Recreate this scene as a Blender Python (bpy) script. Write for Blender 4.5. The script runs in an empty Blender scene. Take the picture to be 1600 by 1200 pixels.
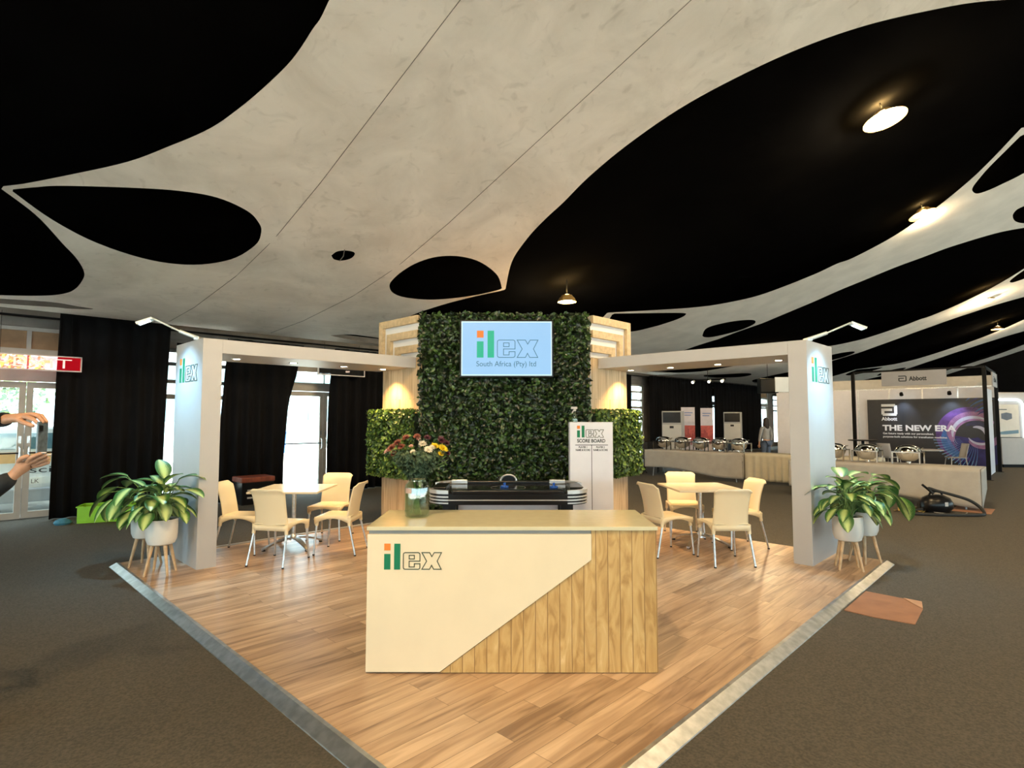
import bpy, bmesh, math, random
from mathutils import Vector, Matrix, Euler
R = math.radians
random.seed(7)
sc = bpy.context.scene
COL = sc.collection
HA = R(44.3); HR = R(90 - 44.3)          # the hall axes: A runs right-away, B runs left-away
ca, sa = math.cos(HA), math.sin(HA)
def W(a, b, z=0.0): return Vector((sa*a - ca*b, ca*a + sa*b, z))
FL = -0.035                               # carpet level (the booth deck is z = 0)

# ---------------------------------------------------------------- camera, sky, exposure
cam = bpy.data.cameras.new('camera'); camo = bpy.data.objects.new('camera', cam); COL.objects.link(camo)
camo.location = (0, 0, 1.62); camo.rotation_euler = (R(93.4), 0, 0)
cam.sensor_width = 36; cam.lens = 885/1600*36; cam.clip_end = 300; cam.clip_start = .05
sc.camera = camo
sc.view_settings.view_transform = 'Standard'; sc.view_settings.look = 'None'
sc.view_settings.gamma = 1; sc.view_settings.exposure = 1.15; sc.view_settings.use_curve_mapping = False
wd = bpy.data.worlds.new('sky'); sc.world = wd; wd.use_nodes = True
nt = wd.node_tree; nt.nodes.clear()
wo = nt.nodes.new('ShaderNodeOutputWorld'); wb = nt.nodes.new('ShaderNodeBackground')
wb.inputs[0].default_value = (0.72, 0.90, 1.0, 1); wb.inputs[1].default_value = 3.2
nt.links.new(wb.outputs[0], wo.inputs[0])
try:
    sc.cycles.max_bounces = 7; sc.cycles.diffuse_bounces = 4; sc.cycles.glossy_bounces = 3
    sc.cycles.transmission_bounces = 6; sc.cycles.transparent_max_bounces = 8
    sc.cycles.caustics_reflective = False; sc.cycles.caustics_refractive = False
    sc.cycles.sample_clamp_indirect = 6.0; sc.cycles.use_denoising = True
except Exception: pass
sl = bpy.data.lights.new('sun', 'SUN'); sl.energy = 24.0; sl.angle = R(1); sl.color = (1, .96, .88)
so = bpy.data.objects.new('sun', sl); COL.objects.link(so)
so.rotation_euler = (W(.3, -.55, .9)).to_track_quat('Z', 'Y').to_euler()

# daylight portals: they only guide the sampling of the sky through the glazed openings
def portal_light(a, b, z, wa, wz, face):
    l = bpy.data.lights.new('window_portal', 'AREA'); l.shape = 'RECTANGLE'; l.size = wa; l.size_y = wz; l.cycles.is_portal = True
    o = bpy.data.objects.new('window_portal', l); COL.objects.link(o); o.location = W(a, b, z)
    o.rotation_euler = W(*face).to_track_quat('-Z', 'Y').to_euler()
portal_light(-9.25, 0, 1.6, 24.0, 3.0, (1, 0))
portal_light(17, -12.25, 1.6, 50.0, 3.0, (0, 1))
for k in range(-1, 8): portal_light(1.03+5.25*k, 12.5, 1.45, 2.3, 2.9, (0, -1))
for k in range(-2, 8): portal_light(3.72+5.25*k, 12.5, 1.55, 1.5, 2.8, (0, -1))

# ---------------------------------------------------------------- materials
MATS = {}
def mat(name, col, rough=.6, metal=0., noise=0., nscale=8., bump=0., bscale=60., emit=None, estr=0., trans=0., ior=1.45, spec=.5, alpha=1., col2=None):
    if name in MATS: return MATS[name]
    m = bpy.data.materials.new(name); m.use_nodes = True; t = m.node_tree; b = t.nodes['Principled BSDF']
    b.inputs['Base Color'].default_value = (*col, 1); b.inputs['Roughness'].default_value = rough
    b.inputs['Metallic'].default_value = metal; b.inputs['IOR'].default_value = ior
    b.inputs['Specular IOR Level'].default_value = spec
    b.inputs['Transmission Weight'].default_value = trans; b.inputs['Alpha'].default_value = alpha
    tc = t.nodes.new('ShaderNodeTexCoord')
    if emit: b.inputs['Emission Color'].default_value = (*emit, 1); b.inputs['Emission Strength'].default_value = estr
    n = t.nodes.new('ShaderNodeTexNoise'); n.inputs['Scale'].default_value = nscale; n.inputs['Detail'].default_value = 5
    t.links.new(tc.outputs['Object'], n.inputs['Vector'])
    if noise or col2:
        r = t.nodes.new('ShaderNodeMix'); r.data_type = 'RGBA'
        c2 = col2 or tuple(max(0, c*(1-noise)) for c in col)
        rp = t.nodes.new('ShaderNodeMapRange'); rp.inputs[1].default_value = .35; rp.inputs[2].default_value = .65
        t.links.new(n.outputs['Fac'], rp.inputs[0]); t.links.new(rp.outputs[0], r.inputs[0])
        r.inputs[6].default_value = (*col, 1); r.inputs[7].default_value = (*c2, 1)
        t.links.new(r.outputs[2], b.inputs['Base Color'])
    if bump:
        n2 = t.nodes.new('ShaderNodeTexNoise'); n2.inputs['Scale'].default_value = bscale; n2.inputs['Detail'].default_value = 4
        t.links.new(tc.outputs['Object'], n2.inputs['Vector'])
        bp = t.nodes.new('ShaderNodeBump'); bp.inputs['Strength'].default_value = bump; bp.inputs['Distance'].default_value = .01
        t.links.new(n2.outputs['Fac'], bp.inputs['Height']); t.links.new(bp.outputs[0], b.inputs['Normal'])
    MATS[name] = m
    return m
def leafmat(name, c1, c2, rough=.45, sss=.0):
    """colour varies leaf by leaf"""
    m = bpy.data.materials.new(name); m.use_nodes = True; t = m.node_tree; b = t.nodes['Principled BSDF']
    g = t.nodes.new('ShaderNodeNewGeometry'); r = t.nodes.new('ShaderNodeValToRGB')
    t.links.new(g.outputs['Random Per Island'], r.inputs[0])
    r.color_ramp.elements[0].color = (*c1, 1); r.color_ramp.elements[1].color = (*c2, 1); r.color_ramp.elements[0].position = .3
    e = r.color_ramp.elements.new(.72); e.color = (*[x*.55+y*.45 for x, y in zip(c1, c2)], 1)
    t.links.new(r.outputs[0], b.inputs['Base Color']); b.inputs['Roughness'].default_value = rough
    MATS[name] = m; return m
def variegated(name):
    m = bpy.data.materials.new(name); m.use_nodes = True; t = m.node_tree; b = t.nodes['Principled BSDF']
    uv = t.nodes.new('ShaderNodeUVMap'); sp = t.nodes.new('ShaderNodeSeparateXYZ'); t.links.new(uv.outputs[0], sp.inputs[0])
    ab = t.nodes.new('ShaderNodeMath'); ab.operation = 'ABSOLUTE'; t.links.new(sp.outputs[0], ab.inputs[0])
    mul = t.nodes.new('ShaderNodeMath'); mul.operation = 'MULTIPLY_ADD'; mul.inputs[1].default_value = -.55
    t.links.new(ab.outputs[0], mul.inputs[0]); t.links.new(sp.outputs[1], mul.inputs[2])
    ml = t.nodes.new('ShaderNodeMath'); ml.operation = 'MULTIPLY'; ml.inputs[1].default_value = 62; t.links.new(mul.outputs[0], ml.inputs[0])
    sn = t.nodes.new('ShaderNodeMath'); sn.operation = 'SINE'; t.links.new(ml.outputs[0], sn.inputs[0])
    ns = t.nodes.new('ShaderNodeTexNoise'); ns.inputs['Scale'].default_value = 9; t.links.new(uv.outputs[0], ns.inputs[0])
    a1 = t.nodes.new('ShaderNodeMath'); a1.operation = 'MULTIPLY_ADD'; a1.inputs[1].default_value = .16
    t.links.new(sn.outputs[0], a1.inputs[0]); t.links.new(ab.outputs[0], a1.inputs[2])
    a2 = t.nodes.new('ShaderNodeMath'); a2.operation = 'MULTIPLY_ADD'; a2.inputs[1].default_value = .5
    t.links.new(ns.outputs[0], a2.inputs[0]); t.links.new(a1.outputs[0], a2.inputs[2])
    r = t.nodes.new('ShaderNodeValToRGB'); r.color_ramp.elements[0].position = .50; r.color_ramp.elements[1].position = .86
    r.color_ramp.elements[0].color = (.52, .62, .22, 1); r.color_ramp.elements[1].color = (.035, .12, .025, 1)
    t.links.new(a2.outputs[0], r.inputs[0]); t.links.new(r.outputs[0], b.inputs['Base Color']); b.inputs['Roughness'].default_value = .38
    MATS[name] = m; return m
def planks(name, L, Wd, cols, mortar=(.1, .07, .05), grain=1.0, rough=.4, axis='x', msize=.0015, gs=(1.2, 22, 6), var=.28, dist=.8):
    m = bpy.data.materials.new(name); m.use_nodes = True; t = m.node_tree; b = t.nodes['Principled BSDF']
    tc = t.nodes.new('ShaderNodeTexCoord'); mp = t.nodes.new('ShaderNodeMapping')
    if axis == 'z':                                                          # boards stand upright: texture x = z, texture y = x + y
        sx0 = t.nodes.new('ShaderNodeSeparateXYZ'); cx0 = t.nodes.new('ShaderNodeCombineXYZ'); ad0 = t.nodes.new('ShaderNodeMath'); ad0.operation = 'ADD'
        t.links.new(tc.outputs['Object'], sx0.inputs[0]); t.links.new(sx0.outputs[0], ad0.inputs[0]); t.links.new(sx0.outputs[1], ad0.inputs[1])
        t.links.new(sx0.outputs[2], cx0.inputs[0]); t.links.new(ad0.outputs[0], cx0.inputs[1]); t.links.new(cx0.outputs[0], mp.inputs[0])
    else: t.links.new(tc.outputs['Object'], mp.inputs[0])
    vec = mp.outputs[0]
    br = t.nodes.new('ShaderNodeTexBrick'); br.inputs['Scale'].default_value = 1
    br.inputs['Brick Width'].default_value = L; br.inputs['Row Height'].default_value = Wd
    br.inputs['Mortar Size'].default_value = msize; br.offset = .37; br.inputs['Bias'].default_value = 0
    br.inputs['Color1'].default_value = (0, 0, 0, 1); br.inputs['Color2'].default_value = (1, 1, 1, 1); br.inputs['Mortar'].default_value = (.5, .5, .5, 1)
    t.links.new(vec, br.inputs[0])
    mg = t.nodes.new('ShaderNodeMapping'); mg.inputs['Scale'].default_value = gs; t.links.new(vec, mg.inputs[0])
    add = t.nodes.new('ShaderNodeVectorMath'); add.operation = 'ADD'
    sc_ = t.nodes.new('ShaderNodeVectorMath'); sc_.operation = 'SCALE'; sc_.inputs['Scale'].default_value = 37
    t.links.new(br.outputs['Color'], sc_.inputs[0]); t.links.new(mg.outputs[0], add.inputs[0]); t.links.new(sc_.outputs[0], add.inputs[1])
    n = t.nodes.new('ShaderNodeTexNoise'); n.inputs['Scale'].default_value = 1.0; n.inputs['Detail'].default_value = 6; n.inputs['Distortion'].default_value = dist
    t.links.new(add.outputs[0], n.inputs[0])
    mx = t.nodes.new('ShaderNodeMath'); mx.operation = 'MULTIPLY_ADD'; mx.inputs[1].default_value = var
    sx = t.nodes.new('ShaderNodeSeparateColor'); t.links.new(br.outputs['Color'], sx.inputs[0])
    t.links.new(sx.outputs[0], mx.inputs[0]); t.links.new(n.outputs['Fac'], mx.inputs[2])
    r = t.nodes.new('ShaderNodeValToRGB'); cr = r.color_ramp
    cr.elements[0].position = .38; cr.elements[0].color = (*cols[0], 1); cr.elements[1].position = .85; cr.elements[1].color = (*cols[-1], 1)
    for i, c in enumerate(cols[1:-1]):
        e = cr.elements.new(.38 + .47*(i+1)/(len(cols)-1)); e.color = (*c, 1)
    t.links.new(mx.outputs[0], r.inputs[0])
    mm = t.nodes.new('ShaderNodeMix'); mm.data_type = 'RGBA'; mm.inputs[7].default_value = (*mortar, 1)
    t.links.new(br.outputs['Fac'], mm.inputs[0]); t.links.new(r.outputs[0], mm.inputs[6])
    t.links.new(mm.outputs[2], b.inputs['Base Color']); b.inputs['Roughness'].default_value = rough
    MATS[name] = m; return m

white = mat('white_laminate', (.45, .43, .42), .45, noise=.04, nscale=3)
cream = mat('cream_board', (.78, .64, .43), .5, noise=.05, nscale=3)
creamtop = mat('cream_gloss_top', (.64, .57, .38), .16, noise=.05, nscale=14)
plastic = mat('cream_plastic', (.76, .64, .43), .38, noise=.03, nscale=5)
alu = mat('brushed_aluminium', (.72, .73, .74), .3, .9, noise=.25, nscale=30, bump=.1)
trimalu = mat('scuffed_aluminium', (.50, .51, .51), .34, .85, noise=.3, nscale=14)
steel = mat('polished_steel', (.78, .77, .74), .12, 1.)
blackm = mat('black_metal', (.004, .004, .004), .5, noise=.2, spec=.15)
blackp = mat('black_plastic', (.006, .006, .007), .3, noise=.2, spec=.35)
glide = mat('dark_rubber', (.02, .02, .02), .7, noise=.2)
drape = mat('black_drape', (.0035, .0033, .0042), .85, spec=.15, noise=.35, nscale=4, bump=.2, bscale=40)
lining = mat('black_lining', (.0022, .0022, .0024), 1., noise=.3, nscale=2, spec=0.)
carpet = mat('carpet', (.090, .076, .056), .95, noise=.42, nscale=70, bump=.5, bscale=300)
green = mat('green_letter', (.0, .17, .07), .5, noise=.05)
orange = mat('orange_letter', (.75, .20, .015), .5, noise=.05)
ink = mat('dark_olive_ink', (.05, .06, .03), .6, noise=.05)
darkink = mat('dark_ink', (.02, .025, .03), .6, noise=.05)
grayink = mat('slate_ink', (.06, .09, .11), .6, noise=.05)
cloth = mat('grey_white_cloth', (.40, .37, .33), .85, noise=.10, nscale=5, bump=.25, bscale=14)
clothc = mat('cream_cloth', (.52, .47, .36), .85, noise=.10, nscale=5, bump=.2, bscale=20)
palewood = mat('pale_oak', (.62, .42, .24), .5, noise=.25, nscale=20)
def thin_glass(name, tint=(1, 1, 1), refl=.05):
    m = bpy.data.materials.new(name); m.use_nodes = True; t = m.node_tree; t.nodes.clear()
    o = t.nodes.new('ShaderNodeOutputMaterial'); mx = t.nodes.new('ShaderNodeMixShader'); mx.inputs[0].default_value = refl
    tr = t.nodes.new('ShaderNodeBsdfTransparent'); tr.inputs[0].default_value = (*tint, 1); gl = t.nodes.new('ShaderNodeBsdfGlossy'); gl.inputs['Roughness'].default_value = .03
    t.links.new(tr.outputs[0], mx.inputs[1]); t.links.new(gl.outputs[0], mx.inputs[2]); t.links.new(mx.outputs[0], o.inputs[0])
    MATS[name] = m; return m
glass = thin_glass('window_glass', (.95, 1, .99))
jarglass = thin_glass('jar_glass', (.86, .94, .90), .13)
water = thin_glass('water', (.88, .95, .84), .06)
frame_g = mat('grey_painted_frame', (.42, .40, .37), .5, noise=.12, nscale=4)
wallp = mat('grey_panel_wall', (.22, .20, .18), .8, noise=.3, nscale=3)
brownp = mat('brown_board', (.33, .21, .12), .7, noise=.2, nscale=6)
skin = mat('skin', (.52, .27, .16), .5, noise=.18, nscale=25, bump=.12, bscale=70)
darkcloth = mat('black_jersey', (.010, .012, .014), .85, noise=.4, nscale=14, bump=.35, bscale=45)
card = mat('cardboard', (.31, .14, .07), .8, noise=.22, nscale=5)
leafdark = leafmat('hedge_leaf_dark', (.003, .010, .002), (.048, .105, .022), .34)
leafbright = leafmat('hedge_leaf_bright', (.018, .055, .008), (.15, .24, .035), .42)
vleaf = variegated('variegated_leaf')
stemg = mat('green_stem', (.16, .26, .07), .5, noise=.3)
soil = mat('potting_soil', (.03, .02, .015), .9, noise=.4, nscale=30)
potw = mat('white_ceramic', (.70, .67, .62), .4, noise=.04)
floorw = planks('vinyl_oak_planks', .92, .128, [(.24, .145, .088), (.41, .265, .165), (.51, .345, .22), (.63, .45, .30)], (.14, .085, .05), rough=.33, gs=(1.6, 17, 6))
slatw = planks('tower_slats', 3.0, .045, [(.36, .24, .13), (.60, .44, .26), (.68, .52, .33)], (.26, .16, .08), rough=.5, axis='z', msize=.0018, gs=(1.4, 14, 14))
plyw = planks('grooved_plywood', 4.0, .0775, [(.40, .22, .065), (.53, .32, .11), (.60, .385, .15), (.76, .56, .30)], (.20, .10, .03), rough=.5, axis='z', msize=.0022, gs=(3.0, 11.0, 7.0), var=.07, dist=2.2)
bandw = mat('band_wood', (.62, .47, .28), .5, noise=.25, nscale=16)
screenm = mat('screen_glow', (.02, .03, .04), .3, emit=(.36, .66, 1.0), estr=.40)
screene = mat('screen_edge_glow', (.02, .03, .04), .3, emit=(.70, .95, 1.0), estr=.55)
sgreen = mat('screen_green', (.0, .02, .01), .3, emit=(.0, .50, .28), estr=.42)
sorange = mat('screen_orange', (.02, .01, .0), .3, emit=(1.0, .22, .02), estr=.42)
sink = mat('screen_ink', (.01, .02, .03), .3, emit=(.03, .15, .20), estr=.4)
warmglow = mat('warm_lamp_glow', (.9, .8, .6), .4, emit=(1.0, .78, .34), estr=22.)
downglow = mat('downlight_glow', (.9, .8, .6), .4, emit=(1.0, .90, .68), estr=18.)
coolglow = mat('cool_lamp_glow', (.8, .9, 1), .4, emit=(.75, .95, 1.0), estr=10.)

# ---------------------------------------------------------------- mesh builder
class MB:
    def __init__(s): s.v = []; s.f = []; s.m = []; s.uv = None
    def add(s, vs, fs, mi=0):
        o = len(s.v); s.v += [tuple(v) for v in vs]; s.f += [tuple(i+o for i in f) for f in fs]; s.m += [mi]*len(fs); return s
    def box(s, x0, x1, y0, y1, z0, z1, mi=0):
        v = [(x, y, z) for z in (z0, z1) for y in (y0, y1) for x in (x0, x1)]
        return s.add(v, [(0,2,3,1),(4,5,7,6),(0,1,5,4),(2,6,7,3),(0,4,6,2),(1,3,7,5)], mi)
    def cyl(s, p0, p1, r0, r1=None, n=12, mi=0, caps=True):
        r1 = r0 if r1 is None else r1
        p0 = Vector(p0); p1 = Vector(p1); d = (p1-p0).normalized()
        u = d.orthogonal().normalized(); w = d.cross(u)
        vs = []
        for p, r in ((p0, r0), (p1, r1)):
            for i in range(n):
                a = 2*math.pi*i/n; vs.append(p + u*math.cos(a)*r + w*math.sin(a)*r)
        fs = [(i, (i+1) % n, n+(i+1) % n, n+i) for i in range(n)]
        if caps: fs += [tuple(range(n))[::-1], tuple(range(n, 2*n))]
        return s.add(vs, fs, mi)
    def tube(s, pts, r, n=8, mi=0, closed=False):
        pts = [Vector(p) for p in pts]; N = len(pts); vs = []; fs = []
        rr = r if isinstance(r, (list, tuple)) else [r]*N
        u = None
        for i, p in enumerate(pts):
            a = pts[(i-1) % N] if (closed or i > 0) else p; b = pts[(i+1) % N] if (closed or i < N-1) else p
            d = (b-a).normalized()
            if u is None: u = d.orthogonal().normalized()
            u = (u - d*u.dot(d)).normalized(); w = d.cross(u)
            for k in range(n):
                t = 2*math.pi*k/n; vs.append(p + u*math.cos(t)*rr[i] + w*math.sin(t)*rr[i])
        for i in range(N if closed else N-1):
            j = (i+1) % N
            for k in range(n): fs.append((i*n+k, i*n+(k+1) % n, j*n+(k+1) % n, j*n+k))
        if not closed: fs += [tuple(range(n))[::-1], tuple(range((N-1)*n, N*n))]
        return s.add(vs, fs, mi)
    def lathe(s, prof, c=(0, 0, 0), n=28, mi=0, sx=1, sy=1):
        vs = []; fs = []
        for r, z in prof:
            for i in range(n):
                a = 2*math.pi*i/n; vs.append((c[0]+r*math.cos(a)*sx, c[1]+r*math.sin(a)*sy, c[2]+z))
        for j in range(len(prof)-1):
            for i in range(n): fs.append((j*n+i, j*n+(i+1) % n, (j+1)*n+(i+1) % n, (j+1)*n+i))
        return s.add(vs, fs, mi)
    def grid(s, fn, nu, nv, mi=0):
        vs = [fn(i/nu, j/nv) for j in range(nv+1) for i in range(nu+1)]
        fs = [(j*(nu+1)+i, j*(nu+1)+i+1, (j+1)*(nu+1)+i+1, (j+1)*(nu+1)+i) for j in range(nv) for i in range(nu)]
        return s.add(vs, fs, mi)
    def prism(s, poly, d0, d1, to=lambda x, z, d: (x, d, z), mi=0):
        n = len(poly); vs = [to(x, z, d0) for x, z in poly] + [to(x, z, d1) for x, z in poly]
        fs = [tuple(range(n)), tuple(range(2*n-1, n-1, -1))] + [(i, n+i, n+(i+1) % n, (i+1) % n) for i in range(n)]
        return s.add(vs, fs, mi)
def link(name, me, mats, parent=None, loc=(0,0,0), rot=0., smooth=False):
    o = bpy.data.objects.new(name, me); COL.objects.link(o)
    if not isinstance(mats, (list, tuple)): mats = [mats]
    if len(me.materials) == 0:
        for m in mats: me.materials.append(m)
    o.parent = parent; o.location = loc; o.rotation_euler = (0, 0, rot) if not isinstance(rot, (tuple, Euler)) else rot
    return o
def obj(name, mb, mats, parent=None, loc=(0,0,0), rot=0., smooth=False, bev=0., solid=0.):
    me = bpy.data.meshes.new(name); me.from_pydata(mb.v, [], mb.f); me.update()
    bm = bmesh.new(); bm.from_mesh(me); bmesh.ops.recalc_face_normals(bm, faces=bm.faces[:]) if solid != 'raw' else None
    bm.to_mesh(me); bm.free()
    if len(me.polygons) == len(mb.m): me.polygons.foreach_set('material_index', mb.m)
    if smooth: me.polygons.foreach_set('use_smooth', [True]*len(me.polygons))
    if mb.uv:
        ul = me.uv_layers.new(name='UVMap')
        for lp in me.loops: ul.data[lp.index].uv = mb.uv[lp.vertex_index]
    o = link(name, me, mats, parent, loc, rot)
    if bev: mo = o.modifiers.new('bevel', 'BEVEL'); mo.width = bev; mo.segments = 2; mo.limit_method = 'ANGLE'
    if solid and solid != 'raw': mo = o.modifiers.new('thickness', 'SOLIDIFY'); mo.thickness = solid; mo.offset = 0
    if smooth:
        try: me.set_sharp_from_angle(angle=R(40))
        except Exception: pass
    return o
def tag(o, label, cat, group=None):
    o['label'] = label; o['category'] = cat
    if group: o['group'] = group
    return o
def thing(name, label, cat, loc=(0,0,0), rot=0., group=None):
    o = bpy.data.objects.new(name, None); COL.objects.link(o); o.empty_display_size = .1
    o.location = loc; o.rotation_euler = (0, 0, rot); return tag(o, label, cat, group)
def hthing(name, label, cat, a, b, z=FL, rot=0., group=None): return thing(name, label, cat, W(a, b, z), HR+rot, group)
def struct(name, mb, m, rot=HR, loc=(0,0,0), parent=None, smooth=False, **k):
    o = obj(name, mb, m, parent, loc, rot if parent is None else 0., smooth, **k)
    if parent is None: o['kind'] = 'structure'
    return o
def copy_tree(o, parent=None):
    c = o.copy(); COL.objects.link(c); c.parent = parent
    for ch in list(o.children): copy_tree(ch, c)
    return c
def text_mesh(s, size, ext=.001, bold=0., spacing=1., align='LEFT'):
    cu = bpy.data.curves.new('t', 'FONT'); cu.body = s; cu.size = size; cu.extrude = ext; cu.offset = bold; cu.space_character = spacing; cu.align_x = align
    to = bpy.data.objects.new('t', cu); COL.objects.link(to)
    bpy.context.view_layer.update()
    me = bpy.data.meshes.new_from_object(to.evaluated_get(bpy.context.evaluated_depsgraph_get()))
    bpy.data.objects.remove(to); bpy.data.curves.remove(cu)
    return me
def text(name, s, size, loc, parent, m, width=None, bold=0., align='LEFT', ext=.001, spacing=1.):
    """lettering standing in the local XZ plane, read from -Y"""
    me = text_mesh(s, size, ext, bold, spacing, align); me.name = name
    xs = [v.co.x for v in me.vertices]; k = 1.
    if width and xs: k = width/(max(xs)-min(xs))
    me.transform(Matrix.Rotation(R(90), 4, 'X') @ Matrix.Diagonal((k, 1, 1, 1)))
    me.materials.clear()
    return link(name, me, m, parent, loc)
def ribbon(mb, pts, w, d0, d1, x0, z0, k, mi=0):
    n = len(pts)
    P = [Vector(p) for p in pts]
    inn = []; out = []
    for i in range(n):
        a = (P[i]-P[i-1]).normalized(); b = (P[(i+1) % n]-P[i]).normalized()
        na = Vector((-a.y, a.x)); nb = Vector((-b.y, b.x)); m = (na+nb)
        m = m.normalized() if m.length > 1e-6 else na
        s = w/2/max(.35, m.dot(na))
        out.append(P[i]+m*s); inn.append(P[i]-m*s)
    for i in range(n):
        j = (i+1) % n; q = [inn[i], inn[j], out[j], out[i]]
        mb.prism([(x0+p.x*k, z0+p.y*k) for p in q], d0, d1, mi=mi)
def logo(parent, x, z, h, y, gm=None, om=None, im=None, t=.003, stroke=22):
    """the two solid and two outlined letters; x,z = lower left corner, h = full height, on the plane y seen from -y"""
    gm = gm or green; om = om or orange; im = im or ink; k = h/590.
    obj('logo_dot', MB().box(x, x+145*k, y-t, y, z+435*k, z+h), om, parent)
    obj('logo_letter', MB().box(x, x+145*k, y-t, y, z, z+355*k), gm, parent)
    obj('logo_letter', MB().box(x+232*k, x+374*k, y-t, y, z, z+h), gm, parent)
    e = [(830,190),(830,345),(818,373),(790,385),(485,385),(457,373),(445,345),(445,45),(457,17),(485,5),(790,5),(818,17),(830,45),(830,130),(700,130),(700,58),(580,58),(580,190)]
    mb = MB(); ribbon(mb, e, stroke, y-t, y, x, z, k); ribbon(mb, [(580,240),(580,322),(700,322),(700,240)], stroke, y-t, y, x, z, k)
    obj('logo_letter', mb, im, parent)
    xx = [(875,385),(1055,385),(1105,295),(1160,385),(1330,385),(1230,190),(1325,5),(1150,5),(1100,95),(1055,5),(875,5),(985,190)]
    mb = MB(); ribbon(mb, xx, stroke, y-t, y, x, z, k); obj('logo_letter', mb, im, parent)
def lamp(name, kind, energy, col, loc, parent=None, size=.3, angle=150, blend=.5, rot=(0,0,0)):
    l = bpy.data.lights.new(name, kind); l.energy = energy; l.color = col
    if kind == 'SPOT': l.spot_size = R(angle); l.spot_blend = blend; l.shadow_soft_size = size
    elif kind == 'AREA': l.shape = 'DISK'; l.size = size; l.spread = R(angle)
    else: l.shadow_soft_size = size
    o = bpy.data.objects.new(name, l); COL.objects.link(o); o.parent = parent; o.location = loc; o.rotation_euler = rot; return o
# ================================================================ THE SETTING (hall frame: local x = A, local y = B)
A0, A1, B0, B1 = -9.0, 46.0, -12.0, 12.25
struct('floor', MB().box(A0, A1, B0, B1+.25, FL-.1, FL), carpet)
PX = [-12.5, -4, 5.8, 7, 8.2, 10, 11.6, 13]; PZ = [4.8, 7.7, 4.21, 3.84, 3.60, 3.40, 3.32, 3.30]
def prof(b):
    if b <= PX[0]: return PZ[0]
    for i in range(len(PX)-1):
        if b <= PX[i+1]:
            t = (b-PX[i])/(PX[i+1]-PX[i]); return PZ[i]+(PZ[i+1]-PZ[i])*t
    return PZ[-1]
def lin(u, v):
    a = A0+(A1-A0)*u; b = B0+(B1+.25-B0)*v
    return (a, b, prof(b)+.42+.05*math.sin(a*1.3)*math.sin(b*.8) if b < 11.3 else prof(b)+.30)
struct('ceiling', MB().grid(lin, 110, 70), lining, smooth=True, solid=.03)
def plain_wall(name, x0, x1, y0, y1, z1, m=None): struct(name, MB().box(x0, x1, y0, y1, FL, z1), m or drape)
rw = MB(); rw.box(A0, A1, B0-.2, B0, 3.0, 5.4); rw.box(A0, A1, B0-.2, B0, FL, .1)
for a in range(-9, 46, 5): rw.box(a, a+.5, B0-.2, B0, .1, 3.0)
struct('wall_right', rw, wallp)
rg = MB(); rg.box(A0, A1, B0-.11, B0-.09, .1, 3.0); struct('window_40', rg, glass)  # right wall glazing out of view, added so daylight reaches the fabric strips
plain_wall('wall_back', A1, A1+.2, B0-.2, B1+.25, 8.2)
# front side of the tent (behind the camera): open glazed bays between black masts, added to let daylight in
fw = MB()
fw.box(A0-.2, A0, B0-.2, B1+.25, 3.0, 8.2); fw.box(A0-.2, A0, B0-.2, B1+.25, FL, .1)
for b in range(-12, 13, 4): fw.box(A0-.2, A0, b-.25, b+.25, .1, 3.0)
struct('wall_front', fw, wallp)
fg = MB(); fg.box(A0-.11, A0-.09, B0, B1, .1, 3.0); struct('window_1', fg, glass)

# left side: solid wall with window bays and glazed double doors
lw = MB(); openings = []
T = .16
doors = [(1.03+5.25*k-1.18+(.12), 1.03+5.25*k+1.18) for k in range(-1, 8)]
wins = [(3.65+5.25*k-.65, 3.65+5.25*k+.8) for k in range(-2, 8)]
ops = sorted([(a, b, 'd') for a, b in doors] + [(a, b, 'w') for a, b in wins])
ops = [o for o in ops if o[0] > A0+.2 and o[1] < A1-.2]
xx = A0
for a, b, k in ops:
    lw.box(xx, a, B1, B1+T, FL, 3.75); xx = b
    if k == 'w': lw.box(a, b, B1, B1+T, 2.95, 3.75); lw.box(a, b, B1, B1+T, FL, .12)
    else: lw.box(a, b, B1, B1+T, 3.16, 3.75)
lw.box(xx, A1, B1, B1+T, FL, 3.75)
lw.box(A0, A1, B1-.05, B1, 3.12, 3.20)
struct('wall_left', lw, wallp)
nd = 0; nw = 1
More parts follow.
